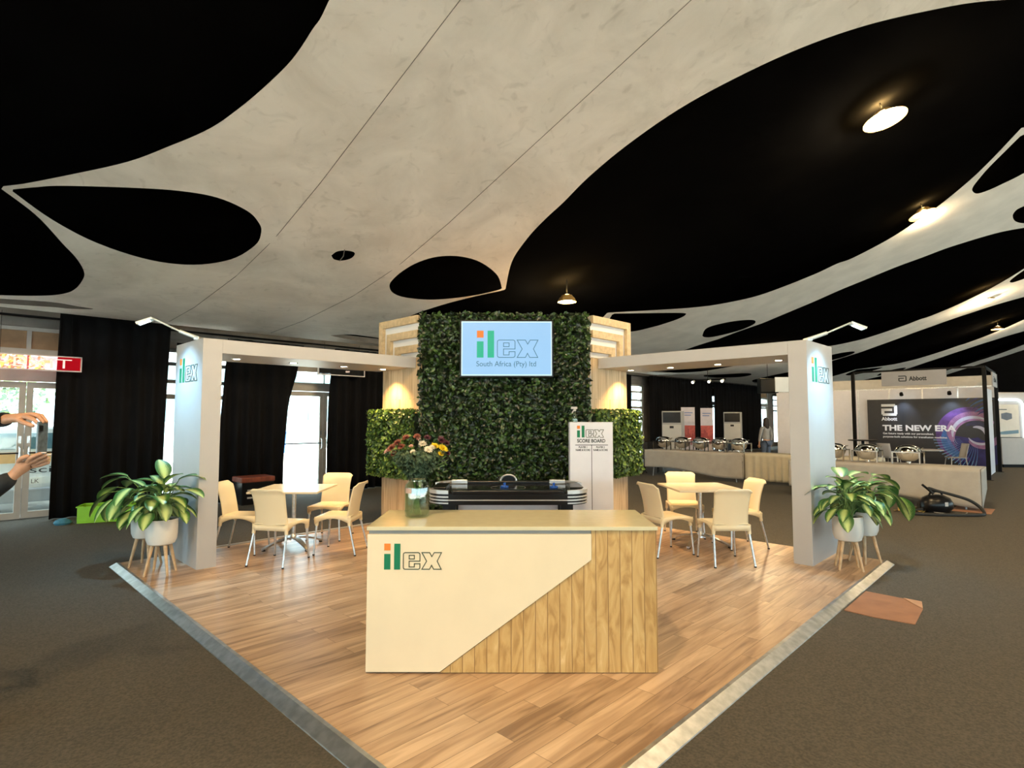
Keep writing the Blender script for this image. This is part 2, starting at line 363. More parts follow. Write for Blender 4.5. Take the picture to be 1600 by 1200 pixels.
for a, b, k in ops:
    mb = MB(); f = .07; y0, y1 = B1+.03, B1+.11
    if k == 'w':
        nw += 1
        mb.box(a, a+f, y0, y1, .12, 2.95); mb.box(b-f, b, y0, y1, .12, 2.95)
        for z in (.12, 2.28, 2.62, 2.88): mb.box(a+f, b-f, y0, y1, z, z+f)
        for z in (1.98,): mb.box(a+f, b-f, y0, y1, z, z+.09)
        w = struct(f'window_{nw}', mb, frame_g)
        struct('pane', MB().box(a+.02, b-.02, y0+.035, y0+.045, .14, 2.93), glass, parent=w)
    else:
        nd += 1; c = (a+b)/2
        mb.box(a, a+.09, y0-.02, y1, FL, 3.16); mb.box(b-.09, b, y0-.02, y1, FL, 3.16)
        for z0, z1 in ((2.22, 2.41), (2.66, 2.76), (3.06, 3.16)): mb.box(a+.09, b-.09, y0-.02, y1, z0, z1)
        mb.box(c-.03, c+.03, y0-.01, y1, 2.76, 3.06); mb.box(c-.012, c+.012, y0-.01, y1, 2.41, 2.66)
        w = struct(f'door_{nd}', mb, frame_g)
        struct('head_panel', MB().box(a+.09, b-.09, y0+.02, y0+.04, 2.76, 3.06), brownp, parent=w)
        struct('transom_pane', MB().box(a+.09, b-.09, y0+.035, y0+.045, 2.41, 2.66), glass, parent=w)
        for s, (l0, l1) in ((-1, (a+.10, c-.005)), (1, (c+.005, b-.10))):
            lf = MB(); lf.box(l0, l0+.085, y0, y1-.02, FL+.01, 2.21); lf.box(l1-.085, l1, y0, y1-.02, FL+.01, 2.21)
            lf.box(l0+.085, l1-.085, y0, y1-.02, FL+.01, .08); lf.box(l0+.085, l1-.085, y0, y1-.02, 2.11, 2.21)
            d = struct('door_leaf', lf, frame_g, parent=w)
            struct('glass_pane', MB().box(l0+.08, l1-.08, y0+.02, y0+.03, .07, 2.12), glass, parent=d)
            e = l1-.05 if s < 0 else l0+.05
            hb = MB(); hb.tube([(e, y0, .9), (e, y0-.06, .93), (e, y0-.06, 1.12), (e, y0, 1.15)], .011, 8); hb.box(e-.02, e+.02, y0-.006, y0, 1.2, 1.32)
            struct('handle', hb, alu, parent=d)
            struct('push_bar', MB().cyl((l0+.05, y0-.03, 1.04), (l1-.05, y0-.03, 1.04), .012), blackm, parent=d)

# ---------------------------------------------------------------- outside
ext = mat('sunlit_concrete', (.56, .54, .50), .9, noise=.12, nscale=2)
struct('ground', MB().box(-60, 110, B1+.26, 90, FL-.12, FL-.02).box(-60, A0-.21, -40, B1+.25, FL-.12, FL-.02).box(A0-.21, 90, -40, B0-.21, FL-.12, FL-.02), ext)  # front and right strips added to bounce sunlight up to the ceiling
bt = hthing('warehouse', 'pale metal-clad warehouse across the sunlit yard seen through the glazed doors', 'building', 24, 36, FL)
clad = mat('pale_cladding', (.24, .34, .37), .6, noise=.08, nscale=1)
obj('wall', MB().box(-34, 34, 0, 8, 0, 4.6), clad, bt)
obj('roof', MB().prism([(-.6, 4.6), (4, 6.6), (8.6, 4.6)], -34.5, 34.5, to=lambda y, z, x: (x, y, z)), mat('roof_sheet', (.42, .45, .47), .5, noise=.1), bt)
for i in range(7):
    obj('roller_door', MB().box(-30+9*i, -26+9*i, -.06, 0, 0, 3.2), mat('roller_door', (.35, .48, .58), .5, noise=.1), bt)
    obj('window', MB().box(-24.5+9*i, -22.8+9*i, -.05, 0, 1.5, 2.9), mat('dark_glass', (.10, .18, .22), .15, noise=.1), bt)
def tree(a, b, h, r, seed, label):
    rnd = random.Random(seed); t = hthing('tree', label, 'tree', a, b, FL)
    obj('trunk', MB().tube([(0, 0, 0), (.05, 0, h*.3), (-.05, .05, h*.55)], [.14, .11, .07], 8), mat('bark', (.16, .11, .07), .9, noise=.3), t, smooth=True)
    mb = MB()
    for k in range(2600):
        d = Vector((rnd.gauss(0, 1), rnd.gauss(0, 1), rnd.gauss(0, 1))).normalized()*r*rnd.random()**.45
        p = Vector((0, 0, h*.68))+Vector((d.x, d.y, d.z*.75)); s = rnd.uniform(.05, .11)
        u = Vector((rnd.gauss(0, 1), rnd.gauss(0, 1), rnd.gauss(0, 1))).normalized(); v = u.orthogonal()
        mb.add([p-u*s, p+v*s*.5, p+u*s, p-v*s*.5], [(0, 1, 2, 3)])
    obj('crown', mb, leafbright, t)
tree(.4, 19.0, 3.6, 1.9, 3, 'leafy green tree in the yard behind the glazed door beside the red exit sign')
# minibus parked right outside the first door, rear end towards the hall
mv = hthing('minibus', 'silver-white minibus parked outside the door by the photographer, rear towards the glass', 'vehicle', 1.35, 13.15, FL-.02)
vw = mat('vehicle_white', (.80, .82, .84), .25, noise=.04)
obj('body', MB().prism([(-.95, .30), (.95, .30), (.97, .62), (.95, 1.05), (.84, 1.52), (-.84, 1.52), (-.95, 1.05), (-.97, .62)], 0, 3.6), vw, mv, bev=.05)
obj('rear_window', MB().prism([(-.74, 1.12), (.74, 1.12), (.68, 1.40), (-.68, 1.40)], -.012, 0), mat('tinted_glass', (.12, .22, .27), .1, noise=.1), mv)
obj('bumper', MB().box(-.97, .97, -.12, .05, .20, .44), mat('grey_bumper', (.34, .35, .37), .5, noise=.1), mv, bev=.03)
obj('advert_panel', MB().box(-.50, .20, -.01, 0, .88, 1.07), mat('pale_orange_panel', (.85, .50, .22), .5, noise=.15), mv)
text('rear_lettering', 'sci', .16, (-.10, -.004, .70), mv, darkink, width=.30)
for s in (-1, 1):
    obj('tail_lamp', MB().box(s*.82-.13, s*.82+.13, -.02, 0, .50, .66), mat('tail_lamp_red', (.70, .03, .03), .2, noise=.1), mv, bev=.01)
    obj('reversing_lamp', MB().cyl((s*.68, -.025, .58), (s*.68, 0, .58), .06), mat('lamp_clear', (.85, .82, .80), .2, noise=.1), mv)
    for y in (.7, 2.8): obj('wheel', MB().cyl((s*.82, y, .32), (s*.98, y, .32), .32, n=24), glide, mv)
obj('number_plate', MB().box(-.24, .24, -.02, 0, .50, .62), mat('plate_white', (.85, .85, .82), .4, noise=.05), mv)
text('plate_lettering', 'LK', .1, (-.07, -.021, .52), mv, darkink)
wb_ = hthing('wheelie_bin', 'blue wheeled bin standing in the yard beyond the middle glazed door', 'bin', 10.6, 24.8, FL)
bl = mat('blue_plastic', (.03, .10, .30), .4, noise=.1)
obj('body', MB().prism([(-.30, .1), (.30, .1), (.36, 1.0), (-.36, 1.0)], -.3, .35), bl, wb_, bev=.02)
obj('lid', MB().box(-.40, .40, -.36, .40, 1.0, 1.07), bl, wb_, bev=.02)
for s in (-1, 1): obj('wheel', MB().cyl((s*.33-.03, .32, .1), (s*.33+.03, .32, .1), .1), glide, wb_)

# ---------------------------------------------------------------- black drapes along the left wall
def curtain(a0, a1, b, z0, z1, seed, label, lean0=0., lean1=0., gather=1., group=None):
    """pleated drape; lean0/lean1 shift the lower part of each edge along A"""
    rnd = random.Random(seed); w = a1-a0; n = max(24, int(w*34)); ph = [rnd.uniform(0, 6.28) for _ in range(4)]
    def fn(u, v):
        a = a0+w*u; k = (1-v)
        a += (lean0*(1-u)+lean1*u)*math.sin(min(1, k*1.25)*math.pi/2)
        y = .045*gather*math.sin(a*26+ph[0]+.5*math.sin(a*5+ph[1]))*(.55+.45*k)+.03*math.sin(a*9+ph[2]+k)+.02*math.sin(a*3.1+ph[3])*k
        return (a, b+y, z0+(z1-z0)*v)
    o = obj('black_drape', MB().grid(fn, n, 14), drape, None, (0, 0, 0), HR, smooth=True, solid=.006)
    return tag(o, label, 'curtain', group)
FZ = FL+.012
curtain(1.43, 3.06, 11.85, FZ, 3.36, 1, 'tall black drape right of the red exit sign, hanging to the fabric ceiling', lean0=-.03, lean1=-.06)
curtain(3.16, 3.93, 11.85, FZ, 3.02, 2, 'narrow black drape behind the left white pillar', lean1=-.1)
curtain(4.05, 5.62, 11.80, FZ, 3.18, 3, 'black drape behind the left beam, left of the middle glazed door, swept aside below', lean0=-.12, lean1=-.42, gather=1.2)
curtain(6.34, 8.55, 11.80, FZ, 3.18, 4, 'loosely gathered black drape right of the middle glazed door', lean0=-.16, gather=1.5)
curtain(8.70, 10.6, 11.80, FZ, 3.18, 5, 'black drape hidden partly behind the wooden tower')
curtain(12.5, 18.60, 11.80, FZ, 3.25, 6, 'long black drape ending left of the narrow bright window beyond the tower')
curtain(20.0, 25.6, 11.80, FZ, 3.3, 7, 'black drape behind the first floor-standing air conditioner', gather=1.3)
curtain(25.75, 31.5, 11.80, FZ, 3.3, 8, 'black drape behind the second floor-standing air conditioner', gather=1.3)
curtain(34.2, 36.4, 11.80, FZ, 3.3, 9, 'black drape right of the far glazed door by the standing woman', lean0=.2)
curtain(36.9, 45.0, 11.80, FZ, 3.3, 10, 'farthest black drape of the left wall near the tent end')
curtain(-8.8, -.2, 11.85, FZ, 3.3, 11, 'black drape left of the first glazed door beyond the photographer')
tag(obj('drape_rail', MB().cyl((A0+.1, 12.02, 3.27), (A1-.1, 12.02, 3.27), .02), blackm, None, (0,0,0), HR), 'thin black rail the drapes hang from along the glazed wall', 'rail')

# ---------------------------------------------------------------- stretched white fabric pieces under the black lining
fab = bpy.data.materials.new('stained_white_fabric'); fab.use_nodes = True
t = fab.node_tree; b_ = t.nodes['Principled BSDF']; b_.inputs['Roughness'].default_value = .85
tc = t.nodes.new('ShaderNodeTexCoord')
n1 = t.nodes.new('ShaderNodeTexNoise'); n1.inputs['Scale'].default_value = 1.1; n1.inputs['Detail'].default_value = 9; n1.inputs['Roughness'].default_value = .62; n1.inputs['Distortion'].default_value = .6
n2 = t.nodes.new('ShaderNodeTexNoise'); n2.inputs['Scale'].default_value = 4.5; n2.inputs['Detail'].default_value = 9; n2.inputs['Distortion'].default_value = 1.6
for n in (n1, n2): t.links.new(tc.outputs['Object'], n.inputs[0])
r1 = t.nodes.new('ShaderNodeValToRGB'); r1.color_ramp.elements[0].position = .34; r1.color_ramp.elements[0].color = (.64, .575, .505, 1); r1.color_ramp.elements[1].position = .62; r1.color_ramp.elements[1].color = (.80, .73, .655, 1)
r2 = t.nodes.new('ShaderNodeValToRGB'); r2.color_ramp.elements[0].position = .28; r2.color_ramp.elements[0].color = (.50, .47, .43, 1); r2.color_ramp.elements[1].position = .42; r2.color_ramp.elements[1].color = (1, 1, 1, 1)
t.links.new(n1.outputs['Fac'], r1.inputs[0]); t.links.new(n2.outputs['Fac'], r2.inputs[0])
mu = t.nodes.new('ShaderNodeMix'); mu.data_type = 'RGBA'; mu.blend_type = 'MULTIPLY'; mu.inputs[0].default_value = .28
t.links.new(r1.outputs[0], mu.inputs[6]); t.links.new(r2.outputs[0], mu.inputs[7])
t.links.new(mu.outputs[2], b_.inputs['Base Color'])
MATS['fab'] = fab
fabc = mat('clean_white_fabric', (.80, .76, .70), .85, noise=.12, nscale=2)
def smooth_arc(p, k=5):
    if len(p) < 3: return list(p)
    out = []
    for i in range(len(p)-1):
        p0 = p[max(0, i-1)]; p1 = p[i]; p2 = p[i+1]; p3 = p[min(len(p)-1, i+2)]
        for j in range(k):
            t = j/k
            out.append(tuple(.5*((2*p1[c])+(-p0[c]+p2[c])*t+(2*p0[c]-5*p1[c]+4*p2[c]-p3[c])*t*t+(-p0[c]+3*p1[c]-3*p2[c]+p3[c])*t**3) for c in (0, 1)))
    out.append(tuple(p[-1])); return out
def loop(arcs):
    out = []
    for a in arcs:
        for q in smooth_arc(a):
            if not out or (abs(q[0]-out[-1][0])+abs(q[1]-out[-1][1])) > .004: out.append(q)
    if abs(out[0][0]-out[-1][0])+abs(out[0][1]-out[-1][1]) < .004: out.pop()
    return out
def fabric_piece(outer, holes, label, m, zoff=0., group=None):
    cu = bpy.data.curves.new('c', 'CURVE'); cu.dimensions = '2D'; cu.fill_mode = 'BOTH'
    for lp in [outer]+holes:
        sp = cu.splines.new('POLY'); sp.points.add(len(lp)-1); sp.use_cyclic_u = True
        for i, q in enumerate(lp): sp.points[i].co = (q[0], q[1], 0, 1)
    to = bpy.data.objects.new('c', cu); COL.objects.link(to); bpy.context.view_layer.update()
    me = bpy.data.meshes.new_from_object(to.evaluated_get(bpy.context.evaluated_depsgraph_get()))
    bpy.data.objects.remove(to); bpy.data.curves.remove(cu)
    bm = bmesh.new(); bm.from_mesh(me); bmesh.ops.remove_doubles(bm, verts=bm.verts[:], dist=.0005)
    bs = [v.co.y for v in bm.verts]; as_ = [v.co.x for v in bm.verts]
    y = min(bs)+.2
    while y < max(bs):
        bmesh.ops.bisect_plane(bm, geom=bm.verts[:]+bm.edges[:]+bm.faces[:], plane_co=(0, y, 0), plane_no=(0, 1, 0), dist=1e-5); y += .3
    x = min(as_)+.4
    while x < max(as_):
        bmesh.ops.bisect_plane(bm, geom=bm.verts[:]+bm.edges[:]+bm.faces[:], plane_co=(x, 0, 0), plane_no=(1, 0, 0), dist=1e-5); x += .8
    for v in bm.verts: v.co.z = prof(v.co.y)+zoff
    bm.to_mesh(me); bm.free(); me.name = 'ceiling_fabric'; me.materials.clear()
    for p in me.polygons: p.use_smooth = True
    o = link('ceiling_fabric', me, m, None, (0, 0, 0), HR)
    return tag(o, label, 'ceiling fabric', group)
s1a = [[0.39,7.13],[0.79,6.74],[1.21,6.3],[1.48,5.9],[1.7,5.55],[1.83,5.23],[1.93,4.91],[2.01,4.57],[2.03,4.25],[2.03,3.99],[1.9,3.0],[1.2,1.6],[-.6,.2]]
s1top = [[-.6,.2],[1.0,-1.2],[1.8,-3.0],[1.9,-4.4],[1.7,-6.5],[.6,-9.],[.6,-11.6]]
s1top2 = [[7.6,-11.6],[7.2,-9.],[6.3,-6.5],[5.9,-4.4],[6.0,-3.0],[6.9,-1.3],[8.9,-.3]]
s1b = [[8.9,-.3],[7.82,.41],[7.27,.87],[6.77,1.37],[6.39,1.89],[6.1,2.47],[5.9,3.06],[5.82,3.71],[5.84,4.31],[5.93,4.8],[5.97,5.14],[6.05,5.53],[6.21,5.96],[6.44,6.33],[6.92,6.91]]
s1c = [[6.93,6.94],[6.55,7.54],[6.26,8.25],[6.26,9.0],[6.33,9.62],[6.38,9.95],[6.53,10.25],[6.81,10.6],[7.08,10.82],[8.0,11.02],[8.78,11.1]]
s1l = [[-.8,11.15],[.2,10.95],[0.62,10.78],[0.98,10.55],[1.21,10.29],[1.33,9.9],[1.35,9.41],[1.31,9.03],[1.15,8.53],[0.92,8.04],[0.67,7.57],[0.38,7.19]]
hA = [[0.46,7.15],[0.63,7.0],[0.81,6.89],[1.29,6.68],[1.71,6.53],[2.07,6.48],[2.41,6.57],[2.6,6.72],[2.71,6.9],[2.77,7.25],[2.66,7.75],[2.32,8.1],[1.85,8.18],[1.28,7.98],[0.82,7.62],[0.46,7.19]]
hB = [[6.84,6.92],[6.45,6.62],[5.99,6.43],[5.62,6.37],[5.28,6.43],[5.02,6.62],[4.88,6.97],[4.93,7.42],[5.05,7.67],[5.26,7.86],[5.55,7.93],[5.97,7.85],[6.33,7.62],[6.63,7.31],[6.84,6.96]]
hs = [[3.72,7.07],[3.73,6.95],[3.82,6.88],[3.94,6.87],[3.99,6.93],[3.99,7.05],[3.92,7.15],[3.81,7.16],[3.72,7.07]]
sl1 = [[5.81,11.02],[6.06,10.71],[6.33,10.67],[7.02,10.76],[7.9,11.12],[7.44,11.39],[7.04,11.34],[6.35,11.22],[5.81,11.02]]
sl0 = [[-.2,11.25],[0.63,11.02],[1.21,10.86],[1.52,10.95],[1.74,11.03],[1.47,11.2],[1.25,11.22],[0.65,11.38],[-.2,11.36]]
f1 = fabric_piece(loop([s1a, s1top, s1top2, s1b, s1c, [[8.78,11.1],[8.78,11.6],[-.8,11.6],[-.8,11.15]], s1l]), [loop([h]) for h in (hA, hB, hs, sl1, sl0)],
    'broad stained white stretch fabric over the booth with round and teardrop cut-outs', fab)
for sa_ in (2.90, 4.72):                                           # stitched seams
    obj('seam', MB().tube([(sa_, 11.4-i*.35, prof(11.4-i*.35)-.002) for i in range(64)], .0035, 4), mat('seam_thread', (.16, .15, .13), .9, noise=.2), f1)
obj('lacing', MB().tube([(3.80, 6.86, prof(6.86)), (3.86, 7.0, prof(7.0)-.01), (3.9, 7.17, prof(7.17))], .006, 6), mat('seam_thread', (0,0,0)), f1)
bmx = W(5.8, 12.0, 3.5)
s2l = [[10.06,6.91],[12.01,6.07],[13.01,5.45],[13.53,4.91],[13.87,3.98],[13.91,3.5],[14.04,3.22],[13.97,2.55],[13.72,2.01],[13.42,1.56],[12.76,.93],[11.78,.31]]
s2top = [[11.78,.31],[12.6,-.6],[13.5,-1.9],[13.9,-4],[13.7,-6.5],[12.6,-9.],[12.6,-11.6]]
s2top2 = [[18.6,-11.6],[18.2,-9.],[16.8,-6.5],[16.1,-4],[16.4,-1.8],[17.2,-.4],[18.5,.1]]
s2r = [[18.5,.1],[17.82,.52],[17.2,1.0],[16.65,1.76],[16.45,2.29],[16.24,2.84],[16.13,3.43],[16.02,3.98],[15.98,4.6],[15.88,5.23],[15.78,5.85],[15.6,6.54],[15.52,7.29],[15.6,7.99],[15.9,9.2],[16.8,10.4],[18.78,11.1]]
s2w = [[8.84,11.1],[9.6,11.0],[10.4,10.5],[10.8,9.6],[10.75,8.6],[10.5,7.7],[10.03,6.94]]
h2a = [[10.25,6.90],[10.92,6.68],[12.09,6.31],[12.37,6.34],[12.39,6.61],[12.19,7.06],[12.02,7.47],[11.69,7.64],[11.1,7.6],[10.6,7.3],[10.25,6.97]]
h2b = [[14.54,6.97],[14.07,6.61],[14.31,6.21],[14.78,5.92],[15.2,5.82],[15.52,5.95],[15.58,6.28],[15.4,6.62],[15.1,6.93],[14.8,7.03],[14.54,6.97]]
h2c = [[12.1,.34],[12.34,.50],[12.75,.77],[13.03,.92],[13.36,1.06],[13.6,1.08],[13.84,1.03],[13.95,.88],[13.98,.68],[13.96,.37],[13.7,0.05],[13.1,.02],[12.5,.12],[12.1,.30]]
h2d = [[16.07,.45],[16.09,.57],[16.41,.65],[17.0,.62],[17.5,.45],[17.2,.25],[16.5,.25],[16.07,.45]]
h2e = [[12.2,10.6],[12.8,9.9],[13.7,9.4],[14.5,9.6],[14.6,10.2],[13.9,10.8],[13.0,10.95],[12.2,10.6]]
def shifted(pts, d): return [[p[0]+d, p[1]] for p in pts]
for i, (d, lab) in enumerate(((0, 'white stretch fabric strip behind the wooden tower, second from the left'), (10.0, 'white stretch fabric strip beyond the right white pillar, third from the left'),
                              (20.0, 'far white stretch fabric strip, fourth from the left'), (29.5, 'farthest white stretch fabric strip near the tent end'))):
    f = 1.0
    L_ = loop([shifted(s, d) for s in (s2l, s2top, s2top2, s2r)] + [shifted([[18.78,11.1],[18.78,11.6],[8.84,11.6],[8.84,11.1]], d)] + [shifted(s2w, d)])
    L_ = [(min(q[0], 45.8), q[1]) for q in L_] if i == 3 else L_
    hl = [loop([shifted(h, d)]) for h in ((h2a, h2b, h2c, h2d, h2e) if i < 3 else (h2a, h2b))]
    fabric_piece(L_, hl, lab, fabc)
# ================================================================ THE BOOTH
# deck with aluminium edging
dk = hthing('booth_deck', 'square wood-look booth deck with scuffed aluminium edging, corner towards the viewer', 'platform', 1.53, 1.53, FL)
D = 6.12; h = -FL
obj('vinyl_floor', MB().box(0, D, 0, D, h-.004, h), floorw, dk)
obj('deck_core', MB().box(0, D, 0, D, 0, h-.004), blackm, dk)
def edging(p): return [(0, 0), (-.082, 0), (-.080, .006), (-.012, h+.005), (.012, h+.005), (.012, h)]
obj('edge_trim', MB().prism(edging(0), -.08, D, to=lambda x, z, d: (x, d, z)), trimalu, dk)
obj('edge_trim', MB().prism(edging(0), -.08, D, to=lambda x, z, d: (d, x, z)), trimalu, dk)
cable = tag(obj('cable_cover', MB().box(2.25, 4.9, 7.66, 7.70, FL, .012), white, None, (0,0,0), HR), 'white cable cover along the rear left edge of the booth deck', 'cable cover')

# white portals: pillar + beam + recessed downlights
ARM = []
def portal(a, b, left):
    lab = 'white portal frame on the left with logo pillar and lit beam' if left else 'white portal frame on the right with logo pillar and lit beam'
    t = hthing('portal_frame', lab, 'portal frame', a, b, 0)
    dp = .96
    def bx(u0, u1, v0, v1, z0, z1): return MB().box(u0, u1, v0, v1, z0, z1) if left else MB().box(v0, v1, u0, u1, z0, z1)
    obj('pillar', bx(0, .20, 0, dp, 0, 2.49), white, t, bev=.003)
    obj('beam', bx(.20, 2.83, 0, dp, 2.335, 2.49), white, t, bev=.003)
    sp = (.53, 1.24, 1.96, 2.60) if left else (.49, 1.27, 1.97, 2.62)  # the right beam's first downlight stands in for a reflection
    for u in sp:
        x, y = (u, .50) if left else (.55, u)
        d = obj('downlight', MB().lathe([(.0, .0), (.042, .0), (.055, -.006), (.058, 0), (.0, .001)], (x, y, 2.334)), steel, t, smooth=True)
        obj('diffuser', MB().cyl((x, y, 2.3285), (x, y, 2.334), .038, n=16), downglow, d)
        near = u > 2.3
        lamp('downlight_lamp', 'SPOT', 85 if near else 18, (1, .60, .22) if near else (1, .80, .50), (x, y, 2.31), d, size=.04, angle=115, blend=.8)
    # logo on the outer face, local frame turned so that x runs to the reader's right
    lg = bpy.data.objects.new('logo', None); COL.objects.link(lg); lg.parent = t
    if left: lg.location = (0, dp, 0); lg.rotation_euler = (0, 0, R(-90))
    else: lg.location = (0, 0, 0)
    gx = .13
    k = .62/590
    logo_sub(lg, .165, 2.03, .28, -.0005)
    return t
def logo_sub(parent, x, z, h, y): logo(parent, x, z, h, y, stroke=20)
portal(2.04, 6.69, True)
portal(6.79, 2.037, False)

# clamp-on arm floodlights at the pillar tops
def arm_light(name, p0, p1, p2, aim, label):
    t = thing('arm_floodlight', label, 'lamp', p0)
    q1 = Vector(p1)-Vector(p0); q2 = Vector(p2)-Vector(p0)
    d = q1.normalized()
    obj('clamp', MB().box(-.03, .03, -.05, .05, -.002, .035), alu, t, bev=.004)
    obj('arm', MB().tube([(0, 0, .02), d*.22], [.022, .020], 10).tube([d*.20, d*.45, q1], .0095, 8), mat('satin_silver', (.72, .78, .80), .35, .4, noise=.05), t, smooth=True)
    hd = (q2-q1).normalized(); s = hd.orthogonal().normalized() if abs(hd.z) < .9 else Vector((1, 0, 0))
    s = hd.cross(Vector((0, 0, 1))).normalized(); n = s.cross(hd).normalized()
    mb = MB(); o = q1; vs = []
    for k in (0, .16):
        for sgn in (-1, 1):
            for m_ in (-.012, .012): vs.append(q1+hd*k+s*sgn*(.05+.02*(k > 0))+n*m_)
    hb = obj('lamp_head', mb.add(vs, [(0,1,3,2),(4,6,7,5),(0,4,5,1),(2,3,7,6),(0,2,6,4),(1,5,7,3)]), mat('satin_silver', (0,0,0)), t)
    c = q1+hd*.09-n*.014 if n.z > 0 else q1+hd*.09+n*.014
    L = []
    for a_, b_ in ((-1,-1),(1,-1),(1,1),(-1,1)): L.append(c+hd*a_*.055+s*b_*.04)
    obj('led_window', MB().add(L, [(0,1,2,3)]), coolglow, hb)
    dirv = (Vector(aim)-Vector(p2))
    l = lamp('flood_lamp', 'SPOT', 75, (.30, .68, 1.0), q2 + Vector((0, 0, -.04)), t, size=.06, angle=112, blend=1.0)
    l.rotation_euler = dirv.to_track_quat('-Z', 'Y').to_euler()
lp = W(2.07, 6.95, 2.49); rp_ = W(6.95, 2.07, 2.49)
arm_light('l', lp, lp+Vector((-.46, -.10, .23)), lp+Vector((-.58, -.14, .17)), W(2.0, 7.1, 1.25), 'silver arm floodlight clamped on the left pillar top')
arm_light('r', rp_, rp_+Vector((.42, -.12, .19)), rp_+Vector((.52, -.14, .14)), W(7.1, 2.0, 1.25), 'silver arm floodlight clamped on the right pillar top')

# central wooden tower
tw = hthing('wooden_tower', 'tall oak-slat exhibition tower at the centre of the booth with stepped white bands', 'tower', 0, 0, 0)
H_ = 3.09; a5, b5 = 4.88, 6.59                       # front-left corner; the front-right corner mirrors it
hexa = [(4.88, 6.585), (6.585, 4.88), (7.56, 4.88), (7.56, 7.56), (4.88, 7.56)]
obj('tower_body', MB().prism(hexa, 0, H_, to=lambda x, y, d: (x, y, d)), slatw, tw)
obj('corner_trim', MB().cyl((4.865, 6.59, 0), (4.865, 6.59, H_), .012).cyl((6.59, 4.865, 0), (6.59, 4.865, H_), .012), white, tw)
for side in (0, 1):                                    # nested stepped bands above the beams
    w0, zt = .975, H_-.002
    for i in range(6):
        off = .006+.016*(5-i) if i % 2 == 0 else .004+.016*(5-i)
        o_ = .10*i; x0 = 6.585; x1 = 6.585+w0-o_; z1 = zt-.105*i; z0 = 2.49
        f = (lambda x, z, d: (4.88-d, x, z)) if side == 0 else (lambda x, z, d: (x, 4.88-d, z))
        bw = .10
        poly = [(x0, z1-.105), (x1-bw, z1-.105), (x1-bw, z0), (x1, z0), (x1, z1), (x0, z1)] if i < 5 else [(x0, z0), (x1, z0), (x1, z1), (x0, z1)]
        off2 = [.085, .03, .075, .022, .065, .014][i]
        obj('stepped_band', MB().prism(poly, 0, off2, to=f), mat('band_white', (.74, .73, .72), .5, noise=.03) if i % 2 else bandw, tw)
# leaves
def foliage(name, parent, n, fn, size, m, seed, fold=.35):
    rnd = random.Random(seed); mb = MB()
    for _ in range(n):
        p, nr = fn(rnd); s = size*rnd.uniform(.65, 1.35)
        nr = (nr+Vector((rnd.gauss(0, .55), rnd.gauss(0, .55), rnd.gauss(0, .55)))).normalized()
        u = nr.cross(Vector((rnd.gauss(0, 1), rnd.gauss(0, 1), rnd.gauss(0, 1)))).normalized(); v = nr.cross(u)
        a = p-u*s; b = p+u*s; c = p-nr*s*fold*.5
        s2 = s
        mb.add([a, p-u*s*.25+v*s*.55, p+u*s*.45+v*s*.42, b, p+u*s*.45-v*s*.42, p-u*s*.25-v*s*.55, c], [(0,6,1),(1,6,2),(2,6,3),(3,6,4),(4,6,5),(5,6,0)])
    return obj(name, mb, m, parent, solid='raw')
def slab(x0, x1, y0, y1, z0, z1, N, deep=.05):
    def fn(r):
        return Vector((r.uniform(x0, x1), r.uniform(y0, y1)-deep*r.random()*(-1), r.uniform(z0, z1))), N
    return fn
gw = thing('foliage_wall', 'tall dark green artificial foliage wall on the tower front behind the screen', 'plant wall', (0, 0, 0))
yf = W(4.88, 6.585).y                                   # tower front plane
ya = (W(4.88, 6.585).y+W(6.585, 4.88).y)/2
xl, xr = W(4.88, 6.585).x, W(6.585, 4.88).x
cx = (xl+xr)/2
gw.location = (cx, ya-.02, 0); gw.rotation_euler = (0, 0, math.atan2(W(6.585, 4.88).y-W(4.88, 6.585).y, xr-xl))
hw = (xr-xl)/2
obj('backing', MB().box(-hw+.02, hw-.02, -.03, .0, .02, H_+.005), mat('foliage_backing', (.008, .02, .008), .9, noise=.3), gw)
def fw_(r):
    e = r.random(); bump = .5+.5*math.sin(r.uniform(0, 6.28))
    x = r.uniform(-hw-.02, hw-.0); z = r.uniform(.03, H_+.02)
    clump = .06*math.sin(x*17+math.sin(z*9)*2)*math.sin(z*19+math.sin(x*11)*2)
    return Vector((x, -.06-.05*r.random()-clump*.7, z)), Vector((0, -1, .25))
foliage('leaves', gw, 10500, fw_, .040, leafdark, 5)
for side in (0, 1):                                     # lower hedge panels on the flanks
    hp = hthing('hedge_panel', ('bright green boxwood hedge panel on the left flank of the tower' if side == 0 else 'bright green boxwood hedge panel on the right flank of the tower, behind the score board'), 'hedge', *( (4.86, 6.60) if side == 0 else (6.60, 4.86)), z=.76)
    N = Vector((-1, 0, .3)) if side == 0 else Vector((0, -1, .3))
    ht = .95
    if side == 0: obj('backing', MB().box(-.08, -.005, .0, 1.05, .03, ht-.03), mat('foliage_backing', (0,0,0)), hp)
    else: obj('backing', MB().box(.0, 1.05, -.08, -.005, .03, ht-.03), mat('foliage_backing', (0,0,0)), hp)
    def fh(r, side=side):
        u = r.uniform(-.02, 1.12); z = r.uniform(0, ht); d = .08+.07*r.random()+.03*math.sin(u*13)*math.sin(z*15)
        if r.random() < .28: d = r.uniform(.0, .14); (u, z) = r.choice([(1.08+.06*r.random(), z), (u, ht+.02*r.random()), (u, 0)])
        return (Vector((-d, u, z)), N) if side == 0 else (Vector((u, -d, z)), N)
    foliage('leaves', hp, 3400, fh, .033, leafbright, 8+side)

